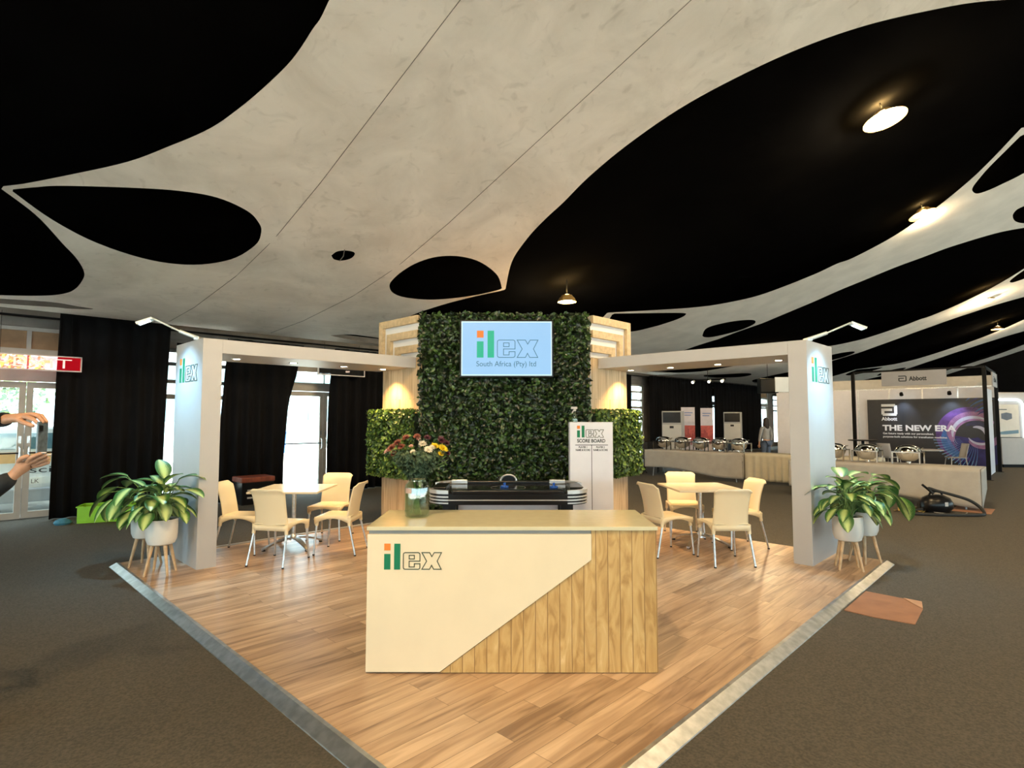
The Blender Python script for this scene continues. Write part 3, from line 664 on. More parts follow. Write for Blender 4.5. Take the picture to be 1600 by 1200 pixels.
# screen on the foliage wall
tv = thing('wall_screen', 'lit pale blue flat screen with the company logo on the foliage wall', 'screen', (-.075, ya-.20, 2.585), gw.rotation_euler[2])
obj('housing', MB().box(-.655, .655, -.03, .05, -.405, .405), blackp, tv, bev=.006)
obj('wall_bracket', MB().box(-.2, .2, .05, .17, -.15, .15), blackm, tv)
pn = obj('display', MB().box(-.625, .625, -.034, -.030, -.372, .372), screenm, tv)
mbe = MB()
for q in ((-.632, -.620, -.38, .38), (.620, .632, -.38, .38), (-.620, .620, .368, .38), (-.620, .620, -.38, -.368)): mbe.box(q[0], q[1], -.037, -.030, q[2], q[3])
obj('bright_border', mbe, screene, tv)
lx = -.625+1.25*(320-85)/1405
logo(pn, lx, .372-.744*(655-120)/795, .744*405/795, -.0345, sgreen, sorange, sink, .002, 14)
text('company_line', 'South Africa (Pty) ltd', .105, (lx-.01, -.0355, .372-.744*(785-120)/795), pn, sink, width=1.25*935/1405)

# the counter
ct = thing('reception_counter', 'cream reception counter with a diagonal grooved plywood corner and green and orange logo', 'counter', (.001, 3.69, 0))
CW = .928
obj('carcass', MB().box(-CW+.01, CW-.01, .03, .63, .012, .875).box(-CW+.02, CW-.02, .04, .62, 0, .012), creamtop, ct)
fz0, fz1 = .005, .885
obj('wood_panel', MB().prism([(-.46, fz0), (CW, fz0), (CW, fz1+.012), (.51, fz1+.012), (.51, .71)], .006, .028), plyw, ct)
obj('cream_panel', MB().prism([(-CW, fz0+.008), (-.46, fz0+.008), (.508, .712), (.508, fz1-.012), (-CW, fz1-.012)], -.004, .018), cream, ct)
obj('shadow_gap', MB().box(-CW+.006, .508, .012, .03, fz1-.012, fz1+.012), mat('grey_strip', (.30, .29, .27), .6, noise=.1), ct)
obj('counter_top', MB().box(-CW-.006, CW+.006, -.01, .655, .897, .922), creamtop, ct, bev=.003)
def cpx(u): return (u-572)/457*2*CW-CW
def cpz(v): return .922-(v-823)/230*.922
logo(ct, cpx(598.8), cpz(890.6), cpz(850)-cpz(890.6), -.004, stroke=20, t=.0025)

# vase with flowers
vs_ = thing('flower_vase', 'clear glass jar vase holding mixed chrysanthemums on the counter top', 'vase', (-.672, 4.06, .922))
pr = [(0.0, .004), (.062, .004), (.071, .012), (.074, .04), (.074, .155), (.070, .172), (.050, .188), (.048, .200), (.056, .208)]
obj('jar', MB().lathe([(0, 0), (.070, 0), (.084, .008), (.088, .04), (.088, .205), (.083, .228), (.064, .246), (.061, .262), (.069, .275)] + [(.064, .274), (.057, .262), (.060, .243), (.079, .224), (.084, .204), (.084, .04), (.072, .010), (0, .008)], n=40), jarglass, vs_, smooth=True)
obj('water', MB().lathe([(0, .0095), (.070, .012), (.0825, .04), (.0825, .165), (0, .165)], n=32), water, vs_, smooth=True)
obj('paper_label', MB().grid(lambda u, v: (-.0888*math.cos(.6+u*.65), -.0888*math.sin(.6+u*.65), .170+.035*v), 8, 1), mat('faded_label', (.55, .38, .30), .7, noise=.3), vs_)
rnd = random.Random(11)
bq = MB(); tips = []
for k in range(26):
    a = rnd.uniform(0, 6.28); r0 = rnd.uniform(.0, .05); r1 = rnd.uniform(.03, .22); a2 = a+2.6+rnd.uniform(-.4, .4)
    tip = Vector((math.cos(a)*r1, math.sin(a)*r1*.75, rnd.uniform(.34, .42)+(.22-r1)*.4))
    b0 = Vector((math.cos(a2)*r0, math.sin(a2)*r0, .016)); m0 = Vector((math.cos(a)*.03, math.sin(a)*.03, .255))
    bq.tube([b0, (b0+m0)/2, m0, m0*.45+tip*.55+Vector((0, 0, .02)), tip], .0036, 5); tips.append(tip)
obj('stem', bq, stemg, vs_)['kind'] = 'stuff'
def fol(r):
    a = r.uniform(0, 6.28); q = r.random()**.6; z = r.uniform(.265, .46); rad = .045+(z-.25)*.95
    return Vector((math.cos(a)*rad*q, math.sin(a)*rad*q*.8, z)), Vector((math.cos(a), math.sin(a), .6))
f_ = foliage('foliage', vs_, 2400, fol, .015, leafmat('bouquet_leaf', (.03, .06, .025), (.10, .14, .07), .6), 4); f_['kind'] = 'stuff'
def bloom(pos, r, m, seed, label, layers=4, npet=15, flat=.35, parent=vs_):
    q = random.Random(seed); mb = MB(); ax = (Vector((pos[0], pos[1]-.12, .28))).normalized()
    u = ax.orthogonal().normalized(); w = ax.cross(u)
    for l in range(layers):
        el = R(8+l*20)
        for i in range(npet-l*2):
            t = 2*math.pi*i/(npet-l*2)+l*.3+q.uniform(-.1, .1); L = r*(1-l*.17)*q.uniform(.88, 1.1); wd = L*.16
            d = (u*math.cos(t)+w*math.sin(t))*math.cos(el)+ax*math.sin(el); s = (-u*math.sin(t)+w*math.cos(t))
            p = Vector(pos)
            mb.add([p, p+d*L*.55+s*wd+ax*L*.10, p+d*L+ax*L*.02, p+d*L*.55-s*wd+ax*L*.10], [(0, 1, 2, 3)])
    o = obj('bloom', mb, m, parent, solid='raw'); o['label'] = label
pet = {'rust': mat('rust_petal', (.34, .10, .06), .6, noise=.35, nscale=40), 'cream': mat('cream_petal', (.82, .72, .55), .6, noise=.1),
       'yellow': mat('yellow_petal', (.85, .62, .02), .6, noise=.1), 'wine': mat('wine_petal', (.09, .018, .03), .6, noise=.3), 'pink': mat('pink_petal', (.75, .42, .32), .6, noise=.15)}
def bp(u, v, y=3.98):                                    # bouquet positions measured on the vertical plane through the vase
    return ((u-800)/885*y*1.0+.672, y-4.06, 1.62-(v-652.6)/885*y-.922)
for i, (u, v, r, c, lab) in enumerate([(613, 700, .040, 'rust', 'rust bloom'), (622, 692, .038, 'rust', 'rust bloom'), (606, 705, .028, 'pink', 'pink bloom'), (616, 709, .026, 'rust', 'rust bloom'), (628, 698, .034, 'rust', 'rust bloom'),
        (661, 694, .036, 'cream', 'cream bloom'), (670, 703, .036, 'cream', 'cream bloom'), (676, 699, .028, 'cream', 'cream bloom'), (643, 697, .020, 'pink', 'small pink bloom'), (646, 706, .025, 'cream', 'cream bloom'), (645, 716, .013, 'cream', 'cream bud'),
        (680, 697, .034, 'yellow', 'yellow bloom'), (692, 700, .038, 'yellow', 'yellow bloom'), (689, 709, .026, 'yellow', 'yellow bloom'), (697, 703, .022, 'yellow', 'yellow bloom'), (690, 688, .038, 'wine', 'wine-red bloom'), (698, 692, .030, 'wine', 'wine-red bloom'),
        (635, 684, .034, 'rust', 'brown bloom'), (652, 682, .030, 'rust', 'brown bloom'), (668, 684, .030, 'wine', 'wine-red bloom'), (700, 708, .026, 'wine', 'wine-red bloom'), (654, 686, .018, 'pink', 'pink bloom')]):
    bloom(bp(u, v, 3.96+.02*(i % 3)), r, pet[c], i, lab)

# air hockey table
ah = thing('air_hockey_table', 'black air hockey table with silver ribbed corners behind the counter', 'game table', (-.045, 6.85, 0))
def rrect(w, d, r, n=6):
    o = []
    for sx, sy, a0 in ((1, 1, 0), (-1, 1, 90), (-1, -1, 180), (1, -1, 270)):
        for i in range(n+1):
            a = R(a0+90*i/n); o.append((sx*(w-r)+math.cos(a)*r, sy*(d-r)+math.sin(a)*r))
    return o
up = lambda x, y, d: (x, y, d)
obj('cabinet', MB().prism(rrect(.90, .52, .24), .655, .775, to=up), blackp, ah)
obj('play_field', MB().prism(rrect(.72, .42, .08), .775, .782, to=up), mat('gloss_black_field', (.015, .015, .018), .12, noise=.2), ah)
rim = MB()
for x0, x1, y0, y1 in ((-.62, .62, -.52, -.42), (-.62, .62, .42, .52)): rim.box(x0, x1, y0, y1, .775, .815)
for s in (-1, 1): rim.box(min(s*.72, s*.88), max(s*.72, s*.88), -.22, .22, .775, .815)
obj('rim', rim, blackp, ah, bev=.01)
obj('side_stripe', MB().box(-.66, .66, -.527, -.52, .702, .714), mat('silver_plastic', (.60, .60, .60), .3, .6, noise=.05), ah)
for sx in (-1, 1):
    for sy in (-1, 1):
        mb = MB()
        for z0, z1 in ((.775, .815), (.735, .75), (.70, .715), (.668, .680)):
            pts = []
            for i in range(9):
                a = R(90*i/8); pts.append((sx*(.66+math.cos(a)*.25), sy*(.27+math.sin(a)*.26)))
            pin = [(sx*(.66+math.cos(R(90*i/8))*.20), sy*(.27+math.sin(R(90*i/8))*.21)) for i in range(8, -1, -1)]
            mb.prism(pts+pin, z0, z1, to=up)
        obj('corner_cap', mb, mat('silver_plastic', (0,0,0)), ah)
        obj('leg', MB().box(sx*.66-.07, sx*.66+.07, sy*.36-.07, sy*.36+.07, .03, .655).box(sx*.66-.09, sx*.66+.09, sy*.36-.09, sy*.36+.09, 0, .03), blackp, ah)
obj('apron_panel', MB().box(-.57, .57, -.30, -.27, .12, .655), mat('grey_apron', (.55, .53, .55), .5, noise=.05), ah)
obj('score_arch', MB().tube([(.10*math.cos(R(a)), .46, .815+.075*math.sin(R(a))) for a in range(0, 181, 15)], .012, 8), mat('silver_plastic', (0,0,0)), ah, smooth=True)
obj('score_display', MB().prism([(.085*math.cos(R(a)), .815+.063*math.sin(R(a))) for a in range(0, 181, 15)], .452, .468), blackp, ah)
obj('centre_ring', MB().lathe([(.205, .783), (.212, .7835), (.205, .784)], n=48, sy=.95), mat('ring_grey', (.35, .35, .36), .4, noise=.05), ah)
for s in (-1, 1): obj('goal_guard', MB().box(s*.62-.10, s*.62+.10, .38, .44, .782, .835), mat('silver_plastic', (0,0,0)), ah, bev=.008)
bm_ = mat('blue_mallet', (.02, .09, .40), .25, noise=.05)
def mallet(x, y, lab):
    t = thing('mallet', lab, 'mallet', (x, y, .7845), 0, 'air hockey mallets')
    obj('base', MB().lathe([(0, 0), (.048, 0), (.050, .008), (.046, .022), (.040, .022), (.036, .012), (.0, .012)], n=24), bm_, t, smooth=True)
    obj('knob', MB().lathe([(.022, .010), (.014, .020), (.013, .040), (.018, .050), (.012, .060), (0, .062)], n=18), bm_, t, smooth=True)
mallet(-.09, 6.85, 'blue mallet in the centre of the air hockey table')
mallet(.50, 6.82, 'blue mallet near the right end of the air hockey table')

# score board
sb = thing('score_board', 'white standing score board pedestal right of the air hockey table', 'score board', (.76, 7.47, 0))
bw_, bh = .565, 1.56
obj('cabinet', MB().box(0, bw_, 0, .20, 0, bh), mat('lilac_white', (.70, .69, .74), .5, noise=.03), sb, bev=.003)
logo(sb, .095, bh-.20, .155, -.0005, stroke=26)
text('heading', 'SCORE BOARD', .062, (.095, -.001, bh-.265), sb, darkink, width=.37, bold=.0018)
obj('rule', MB().box(.07, .50, -.002, 0, bh-.302, bh-.294).box(.282, .289, -.002, 0, .02, bh-.302), darkink, sb)
for i, x in enumerate((.085, .315)):
    text('column_heading', 'PLAYER %d' % (i+1), .034, (x+.03, -.001, bh-.338), sb, darkink, width=.11, bold=.001)
    text('column_heading', 'NAME & SCORE', .034, (x-.01, -.001, bh-.375), sb, darkink, width=.19, bold=.001)
sp_ = thing('spray_bottle', 'clear spray bottle with a white trigger standing on the score board', 'bottle', (.84, 7.56, bh))
obj('bottle', MB().lathe([(0, 0), (.036, 0), (.040, .01), (.038, .06), (.024, .11), (.014, .135), (.014, .15), (.012, .15), (.012, .135), (.022, .108), (.036, .06), (.037, .012), (0, .004)], n=24), jarglass, sp_, smooth=True)
obj('trigger_head', MB().lathe([(.016, .148), (.016, .175), (0, .175)], n=14).box(-.055, .03, -.012, .012, .175, .205).prism([(-.02, .175), (-.035, .14), (-.045, .115), (-.035, .115), (-.008, .160)], -.006, .006), white, sp_)
obj('dip_tube', MB().cyl((0, 0, .01), (0, 0, .15), .003), white, sp_)

# bistro tables
def table(x, y, rot, lab):
    t = thing('bistro_table', lab, 'table', (x, y, 0), rot, 'square cafe tables')
    obj('table_top', MB().box(-.42, .42, -.42, .42, .708, .732), mat('pale_table_top', (.72, .64, .50), .22, noise=.06, nscale=4), t, bev=.004)
    obj('under_plate', MB().box(-.12, .12, -.12, .12, .695, .708), alu, t)
    obj('column', MB().cyl((0, 0, .09), (0, 0, .70), .026, n=20).lathe([(.026, .16), (.045, .12), (.05, .085), (.0, .085)], n=20), alu, t, smooth=True)
    for k in range(4):
        a = R(45+90*k); d = Vector((math.cos(a), math.sin(a), 0)); s = Vector((-d.y, d.x, 0)); vs = []; fs = []
        for i in range(9):
            u = i/8; r = .03+.36*u; z = .125-.095*u**1.6; w = .042-.020*u; th = .022
            for sg in (-1, 1): vs += [d*r+s*w*sg+Vector((0, 0, z)), d*r+s*w*.7*sg+Vector((0, 0, z-th))]
        for i in range(8):
            o = i*4; p = o+4
            fs += [(o, o+2, p+2, p), (o+1, p+1, p+3, o+3), (o, p, p+1, o+1), (o+2, o+3, p+3, p+2)]
        fs += [(0, 1, 3, 2), (32, 34, 35, 33)]
        f = obj('foot', MB().add(vs, fs), alu, t)
        obj('glide', MB().cyl(d*.37+Vector((0, 0, 0)), d*.37+Vector((0, 0, .022)), .022, .018), glide, f)
    return t
table(-2.76, 7.25, R(1), 'square cream-topped cafe table inside the left portal')
table(2.43, 7.40, R(4), 'square cream-topped cafe table inside the right portal')

# cafe chairs
def make_chair(lab, grp):
    t = thing('cafe_chair', lab, 'chair', (0, 0, 0), 0, grp)
    def seat(u, v):
        x = (u*2-1); y = -.205+.435*v; w = .205+.012*v
        z = .452-.012*(1-x*x)*math.sin(math.pi*min(1, v*1.02))-.018*max(0, v-.86)/.14
        z -= .02*max(0, abs(x)-.9)/.1
        return (x*w, y, z)
    s = MB().grid(seat, 18, 18)
    sm_ = obj('seat', s, plastic, t, smooth=True, solid=.012)
    ap = MB()
    for sx in (-1, 1):
        ap.grid(lambda u, v: (sx*(.212+.006*u), -.205+.43*u, .446-(.018+.068*(2*u-1)**2)*v), 14, 2)
    ap.grid(lambda u, v: (-.212+.424*u, .228-.002*v, .430-(.012+.055*(2*u-1)**2)*v), 14, 2)
    ap.grid(lambda u, v: (-.205+.41*u, -.207, .44-.06*v), 10, 1)
    for sx in (-1, 1):
        for y0, y1 in ((.195, .203), (-.185, -.195)): ap.cyl((sx*.196, y0, .44), (sx*.202, y1, .345), .021, .017, 10)
    obj('apron', ap, plastic, sm_, smooth=True, solid=.006)
    def back(u, v):
        x = u*2-1; vv = v; w = .205-.012*math.sin(math.pi*vv)+.004*vv
        z = .395+.445*vv; y = -.20-.03*vv-.055*vv*vv+.042*x*x*(1-.25*vv)-.022*max(0, vv-.88)/.12
        z -= .035*max(0, (abs(x)-.72)/.28)**2*(1 if vv > .9 else 0)*((vv-.9)/.1 if vv > .9 else 0)
        z += .03*x*x*(1-vv)*.0
        return (x*w, y, z)
    obj('backrest', MB().grid(back, 20, 20), plastic, t, smooth=True, solid=.013)
    for sx in (-1, 1):
        for y0, y1 in ((.20, .225), (-.19, -.275)):
            l = obj('leg', MB().cyl((sx*.20, y0, .36), (sx*.222, y1, .008), .0125, .0105, 10), alu, t, smooth=True)
            obj('foot_cap', MB().cyl((sx*.2218, y1, .014), (sx*.2222, y1, .0), .0135, .0135, 10), glide, l)
    return t
first = make_chair('', 'cream plastic cafe chairs round the two booth tables')
places = [(-3.26, 6.98, R(-88), 'cream plastic chair at the left table, nearest the left white pillar'),
          (-2.62, 6.50, R(-12), 'cream plastic chair at the left table with its back to the viewer'),
          (-2.47, 7.78, R(176), 'cream plastic chair at the far side of the left table, facing the viewer'),
          (-2.10, 6.99, R(86), 'cream plastic chair at the left table, nearest the counter, turned left'),
          (1.86, 6.93, R(-70), 'cream plastic chair at the right table, half hidden by the counter end'),
          (2.38, 7.92, R(174), 'cream plastic chair at the far side of the right table, facing the viewer'),
          (2.40, 6.50, R(3), 'cream plastic chair at the right table with its back to the viewer'),
          (2.86, 7.27, R(100), 'cream plastic chair at the right table, nearest the right white pillar')]
for i, (x, y, r_, lab) in enumerate(places):
    c = first if i == 0 else copy_tree(first)
    c.location = (x, y, 0); c.rotation_euler = (0, 0, r_); c['label'] = lab

# potted plants
def leaf_shape(mb, uvs, base, d, up_, L, Wd, droop, cup=.25):
    d = d.normalized(); s = d.cross(up_).normalized(); n = s.cross(d); rows = 9; o = len(mb.v); vs = []
    p = Vector(base); cur = d.copy()
    for i in range(rows+1):
        t = i/rows; w = Wd*math.sin(math.pi*min(1, t*.92+.06))**.75*(1-.25*t) if i < rows else 0.002
        nn = s.cross(cur).normalized()
        for k in (-1, -.5, 0, .5, 1):
            vs.append(p+s*w*k+nn*(abs(k)*w*cup)); uvs.append((k, t))
        cur = (cur+Vector((0, 0, -droop/rows))).normalized(); p = p+cur*L/rows
    fs = [(i*5+j, i*5+j+1, (i+1)*5+j+1, (i+1)*5+j) for i in range(rows) for j in range(4)]
    mb.add(vs, fs)
def plant_pot(x, y, rot, lab, seed, leaves, pot_r=.148, spread=1.0):
    t = thing('potted_plant', lab, 'potted plant', (x, y, 0), rot)
    r_ = random.Random(seed)
    pot = obj('pot', MB().lathe([(0, .30), (.09, .30), (.125, .315), (.143, .36), (.148, .42), (.148, .565), (.140, .565), (.140, .42), (.12, .33), (0, .33)], n=40), potw, t, smooth=True)
    obj('soil', MB().lathe([(0, .545), (.139, .54), (.139, .53), (0, .53)], n=24), soil, t)
    for k in range(4):
        a = R(45+90*k); obj('leg', MB().cyl((math.cos(a)*.085, math.sin(a)*.085, .31), (math.cos(a)*.155, math.sin(a)*.155, 0), .019, .012, 12), palewood, t, smooth=True)
    st = MB(); mb = MB(); uvs = []
    for (az, rad, z, L, el) in leaves:
        az = R(az); b0 = Vector((r_.uniform(-.05, .05), r_.uniform(-.05, .05), .545)); e = Vector((math.cos(az)*rad, math.sin(az)*rad, z))
        m_ = b0*.5+e*.5+Vector((0, 0, .05+.25*rad)); st.tube([b0, b0*.75+m_*.25+Vector((0, 0, .04)), m_, e], [.007, .006, .005, .004], 6)
        azl = az+R(r_.uniform(-35, 35)); d = Vector((math.cos(azl)*math.cos(R(el)), math.sin(azl)*math.cos(R(el)), math.sin(R(el))))
        leaf_shape(mb, uvs, e, d, Vector((0, 0, 1)), L, L*.35, r_.uniform(.7, 1.3))
    obj('stems', st, stemg, t, smooth=True)
    mb.uv = uvs; obj('leaves', mb, vleaf, t, smooth=True, solid='raw')
    return t
def gen_leaves(seed, n, zc, rmax, bias=None, hi=.95):
    q = random.Random(seed); out = []
    for i in range(n):
        az = i*137.5+q.uniform(-50, 50); f = (i+.5)/n
        rad = .03+rmax*f*.95; z = hi-.02-.27*f+q.uniform(-.06, .05); out.append((az, rad, z, q.uniform(.16, .25), 55-90*f+q.uniform(-14, 14)))
    return out
RL = (0.0,)
plant_pot(-3.66, 6.00, R(10), 'variegated plant in a white pot on wooden legs beside the left pillar, front one', 1,
          gen_leaves(1, 42, .8, .20, hi=.93) + [(100, .05, .98, .26, 70), (20, .14, .96, .28, 35), (-5, .20, .86, .27, 5), (-70, .16, .76, .22, -40), (160, .14, .9, .25, 5), (200, .2, .80, .24, -20)])
plant_pot(-4.03, 6.33, R(0), 'variegated plant in a white pot spilling left over the deck corner, behind the front pot', 2,
          gen_leaves(2, 28, .8, .18, hi=.86) + [(150, .26, .90, .30, 5), (160, .34, .82, .32, -25), (190, .32, .86, .30, -15), (185, .40, .80, .32, -35), (170, .28, .95, .28, 5), (215, .32, .74, .28, -40), (235, .24, .76, .28, -35), (200, .20, .98, .26, 20), (250, .20, .86, .25, -20), (178, .38, .70, .28, -50)])
plant_pot(3.62, 6.19, R(-20), 'variegated plant in a white pot on wooden legs beside the right pillar, front one', 3,
          gen_leaves(3, 40, .8, .19, hi=.92) + [(110, .08, .97, .27, 40), (170, .20, .85, .24, 15), (200, .18, .74, .2, -10), (60, .10, .98, .26, 30)])
plant_pot(3.97, 6.48, R(15), 'variegated plant in a white pot leaning right at the right deck corner, rear pot', 4,
          gen_leaves(4, 28, .8, .17, hi=.90) + [(10, .22, .92, .32, 5), (0, .34, .84, .34, -20), (-10, .30, .80, .34, -35), (-15, .42, .72, .32, -45), (20, .28, .95, .26, 10), (-30, .18, .70, .28, -60), (5, .40, .80, .30, -40)])
# ================================================================ HALL LAMPS
def bay_lamp(a, b, lab, dz=.30, energy=260, r=.23, tilt=True):
    z = prof(b)+dz
    t = thing('high_bay_lamp', lab, 'lamp', W(a, b, z), HR, None)
    if tilt: t.rotation_euler = Euler((R(-12), 0, HR), 'XYZ')
    hs_ = obj('reflector', MB().lathe([(.06, .14), (.10, .13), (.14, .07), (r, .0), (r+.012, -.004), (r+.012, .002), (.145, .08), (.06, .145)], n=36), mat('amber_reflector', (.20, .13, .045), .4, noise=.05), t, smooth=True)
    obj('diffuser', MB().lathe([(0, .035), (r*.72, .030), (r*.74, .036), (0, .04)], n=32), warmglow, t, smooth=True)
    obj('suspension', MB().cyl((0, 0, .14), (0, 0, max(.16, .42-dz)), .012), blackm, t)
    lamp('lamp_light', 'POINT', energy*.62, (1, .74, .42), (0, 0, -.10), t, size=.12)
    lamp('lamp_spill', 'POINT', energy*.30, (1, .62, .20), (0, 0, .17), t, size=.05)  # second light added above the reflector for the glow on the lining
bay_lamp(9.17, 1.64, 'large round warm lamp glowing in the black ceiling at the upper right', .10, 420, .26)
bay_lamp(13.85, 1.87, 'round warm lamp half hidden above the second white fabric strip', .10, 130, .26)
bay_lamp(8.55, 6.85, 'small warm lamp hanging just above the foliage wall top', -.02, 220, .17, False)
bay_lamp(25.0, 1.76, 'warm lamp hanging below the far fabric strip at the right', -.02, 300, .22, False)
bay_lamp(33.0, 2.0, 'distant small warm lamp near the right edge of the picture', -.02, 300, .22, False)
bay_lamp(.15, 1.4, 'warm lamp of the row above and behind the viewer, left', .1, 520, .26)
bay_lamp(-4.6, 1.6, 'warm lamp behind the viewer, far left of the row', .1, 500, .26)
bay_lamp(.4, -4.0, 'added warm lamp out of view on the tent ridge behind the viewer', -.3, 500, .26, False)  # ridge lamps added out of view as fill, mainly for the right carpet
bay_lamp(9.3, -4.0, 'added warm lamp out of view on the tent ridge to the right of the viewer', -.3, 520, .26, False)
bay_lamp(19.2, -3.8, 'added warm lamp out of view on the tent ridge far to the right', -.3, 420, .26, False)
bay_lamp(20.2, 7.5, 'warm lamp above the buffet and drapes at the back', -.05, 110, .2, False)

# ================================================================ HALL THINGS
# exit signs hung on the left wall
def acrylic(name, tint, em, st):
    m = bpy.data.materials.new(name); m.use_nodes = True; t = m.node_tree; t.nodes.clear()
    o = t.nodes.new('ShaderNodeOutputMaterial'); a = t.nodes.new('ShaderNodeAddShader'); tr = t.nodes.new('ShaderNodeBsdfTransparent'); e = t.nodes.new('ShaderNodeEmission')
    tr.inputs[0].default_value = (*tint, 1); e.inputs[0].default_value = (*em, 1); e.inputs[1].default_value = st
    t.links.new(tr.outputs[0], a.inputs[0]); t.links.new(e.outputs[0], a.inputs[1]); t.links.new(a.outputs[0], o.inputs[0]); MATS[name] = m; return m
def exit_sign(a0, a1, z0, z1, b, lit, lab):
    w = a1-a0; t = hthing('exit_sign', lab, 'sign', a1, b, z0, rot=R(0))
    t.rotation_euler = (0, 0, HR)
    fr = MB(); h = z1-z0
    for q in ((-w, 0, 0, .018), (-w, 0, h-.018, h), (-w, -w+.018, 0, h), (-.018, 0, 0, h)): fr.box(q[0], q[1], -.02, .02, q[2], q[3])
    obj('frame', fr, mat('pale_sign_frame', (.62, .55, .55), .4, noise=.05), t)
    if lit:
        obj('red_panel', MB().box(-w+.018, -.018, -.004, .004, .018, h-.018), acrylic('red_acrylic', (1, .72, .72), (.75, .008, .02), .13), t)
        text('sign_letters', 'EXIT', .22, (-w+.28, -.006, .05), t, mat('sign_white', (.85, .80, .78), .4, emit=(1, .55, .50), estr=.25), width=w*.62, bold=-.002)
    else:
        obj('dark_panel', MB().box(-w+.018, -.018, -.004, .004, .018, h-.018), mat('smoky_acrylic', (.10, .11, .12), .2, trans=.85, ior=1.05), t)
        text('sign_mark', 'EXIT', .05, (-w*.42, -.006, .08), t, mat('sign_white', (0,0,0)), bold=.001)
    for x in (-w+.15, -.15): obj('hanging_wire', MB().cyl((x, 0, h), (x, 0, 3.28-z0), .003), blackm, t)
exit_sign(.55, 1.72, 2.37, 2.62, 11.68, True, 'red exit sign hanging in front of the glazed door at the left edge')
exit_sign(5.85, 7.0, 2.56, 2.80, 11.62, False, 'unlit clear exit sign hanging in front of the middle glazed door')

# left floor clutter
gb = hthing('storage_crate', 'bright lime green plastic crate lying on the carpet below the tall drape', 'crate', 1.66, 11.12, FL, rot=R(-22))
gp = mat('lime_plastic', (.22, .52, .02), .35, noise=.15, nscale=6)
obj('body', MB().box(0, .78, 0, .42, 0, .02).box(0, .78, 0, .02, .02, .25).box(0, .78, .40, .42, .02, .25).box(0, .02, .02, .40, .02, .25).box(.76, .78, .02, .40, .02, .25), gp, gb, bev=.006)
obj('rim', MB().box(-.015, .795, -.015, .01, .245, .262).box(-.015, .795, .41, .435, .245, .262).box(-.015, .01, .01, .41, .245, .262).box(.77, .795, .01, .41, .245, .262), gp, gb)
tb = hthing('folded_cloth', 'small crumpled blue cloth on the carpet left of the green crate', 'cloth', 1.50, 11.22, FL)
obj('cloth', MB().lathe([(0, .0), (.10, .0), (.12, .03), (.09, .07), (.04, .09), (0, .085)], n=9), mat('blue_cloth', (.05, .20, .30), .8, noise=.3, bump=.3), tb)
bx_ = hthing('box', 'dark box with a red brown lid standing behind the left table by the drape', 'box', 4.15, 11.15, FL)
obj('body', MB().box(0, .6, 0, .45, 0, .42), blackp, bx_, bev=.01)
obj('lid', MB().box(-.02, .62, -.02, .47, .42, .52), mat('red_brown', (.30, .07, .035), .6, noise=.35, nscale=12), bx_, bev=.02)
for z in (.12, .26): obj('stripe', MB().box(.1, .4, -.004, 0, z, z+.03), white, bx_)

# cardboard on the carpet
cb = hthing('cardboard_sheet', 'flat brown cardboard sheet on the carpet beside the right deck edge', 'cardboard', 5.55, .93, FL)
obj('sheet', MB().prism([(.02, .0), (.50, .02), (.72, .06), (.74, .50), (.0, .50), (-.02, .28)], .001, .007, to=up), card, cb)
obj('torn_flap', MB().prism([(.50, .02), (.72, .06), (.73, .2), (.62, .12)], .008, .012, to=up), mat('cardboard_light', (.50, .27, .15), .8, noise=.2), cb)
cb2 = hthing('cardboard_sheet', 'small orange-brown cardboard piece on the carpet right of the vacuum cleaner', 'cardboard', 12.75, .98, FL)
obj('sheet', MB().prism([(0, 0), (.75, .0), (.78, .55), (.0, .56)], .001, .006, to=up), card, cb2)
cp = hthing('crumpled_paper', 'yellow and brown paper scraps on the carpet inside the vacuum hose loop', 'paper', 12.25, 1.95, FL)
pm = MB(); q = random.Random(9)
for i in range(16):
    x, y = q.uniform(-.3, .3), q.uniform(-.12, .3); a = q.uniform(0, 6.28); s = q.uniform(.04, .11)
    pm.add([(x+math.cos(a+j*1.57)*s, y+math.sin(a+j*1.57)*s*.5, .01+q.uniform(0, .04)) for j in range(4)], [(0, 1, 2, 3)])
obj('scraps', pm, mat('yellow_paper', (.60, .42, .12), .7, noise=.4, nscale=9), cp, solid='raw')['kind'] = 'stuff'

# vacuum cleaner
def curve3(p, k=6):
    out = []
    for i in range(len(p)-1):
        p0 = Vector(p[max(0, i-1)]); p1 = Vector(p[i]); p2 = Vector(p[i+1]); p3 = Vector(p[min(len(p)-1, i+2)])
        for j in range(k):
            t = j/k; out.append(.5*((2*p1)+(p2-p0)*t+(2*p0-5*p1+4*p2-p3)*t*t+(3*p1-p0-3*p2+p3)*t**3))
    return out+[Vector(p[-1])]
vc = thing('vacuum_cleaner', 'black vacuum cleaner with coiled hose lying on the carpet before the right buffet', 'vacuum cleaner', (7.45, 10.05, FL), R(8))
obj('body', MB().lathe([(0, .03), (.20, .03), (.24, .08), (.24, .17), (.20, .25), (.12, .30), (0, .31)], n=28, sx=1.15, sy=.85), blackp, vc, smooth=True)
for s in (-1, 1): obj('wheel', MB().cyl((s*.22-.03, .05, .10), (s*.22+.03, .05, .10), .10, n=20), glide, vc)
obj('handle', MB().tube([(-.16, 0, .26), (-.10, 0, .36), (.08, 0, .36), (.15, 0, .26)], .016, 8), blackp, vc, smooth=True)
obj('label', MB().box(-.03, .03, -.205, -.198, .13, .20), white, vc)
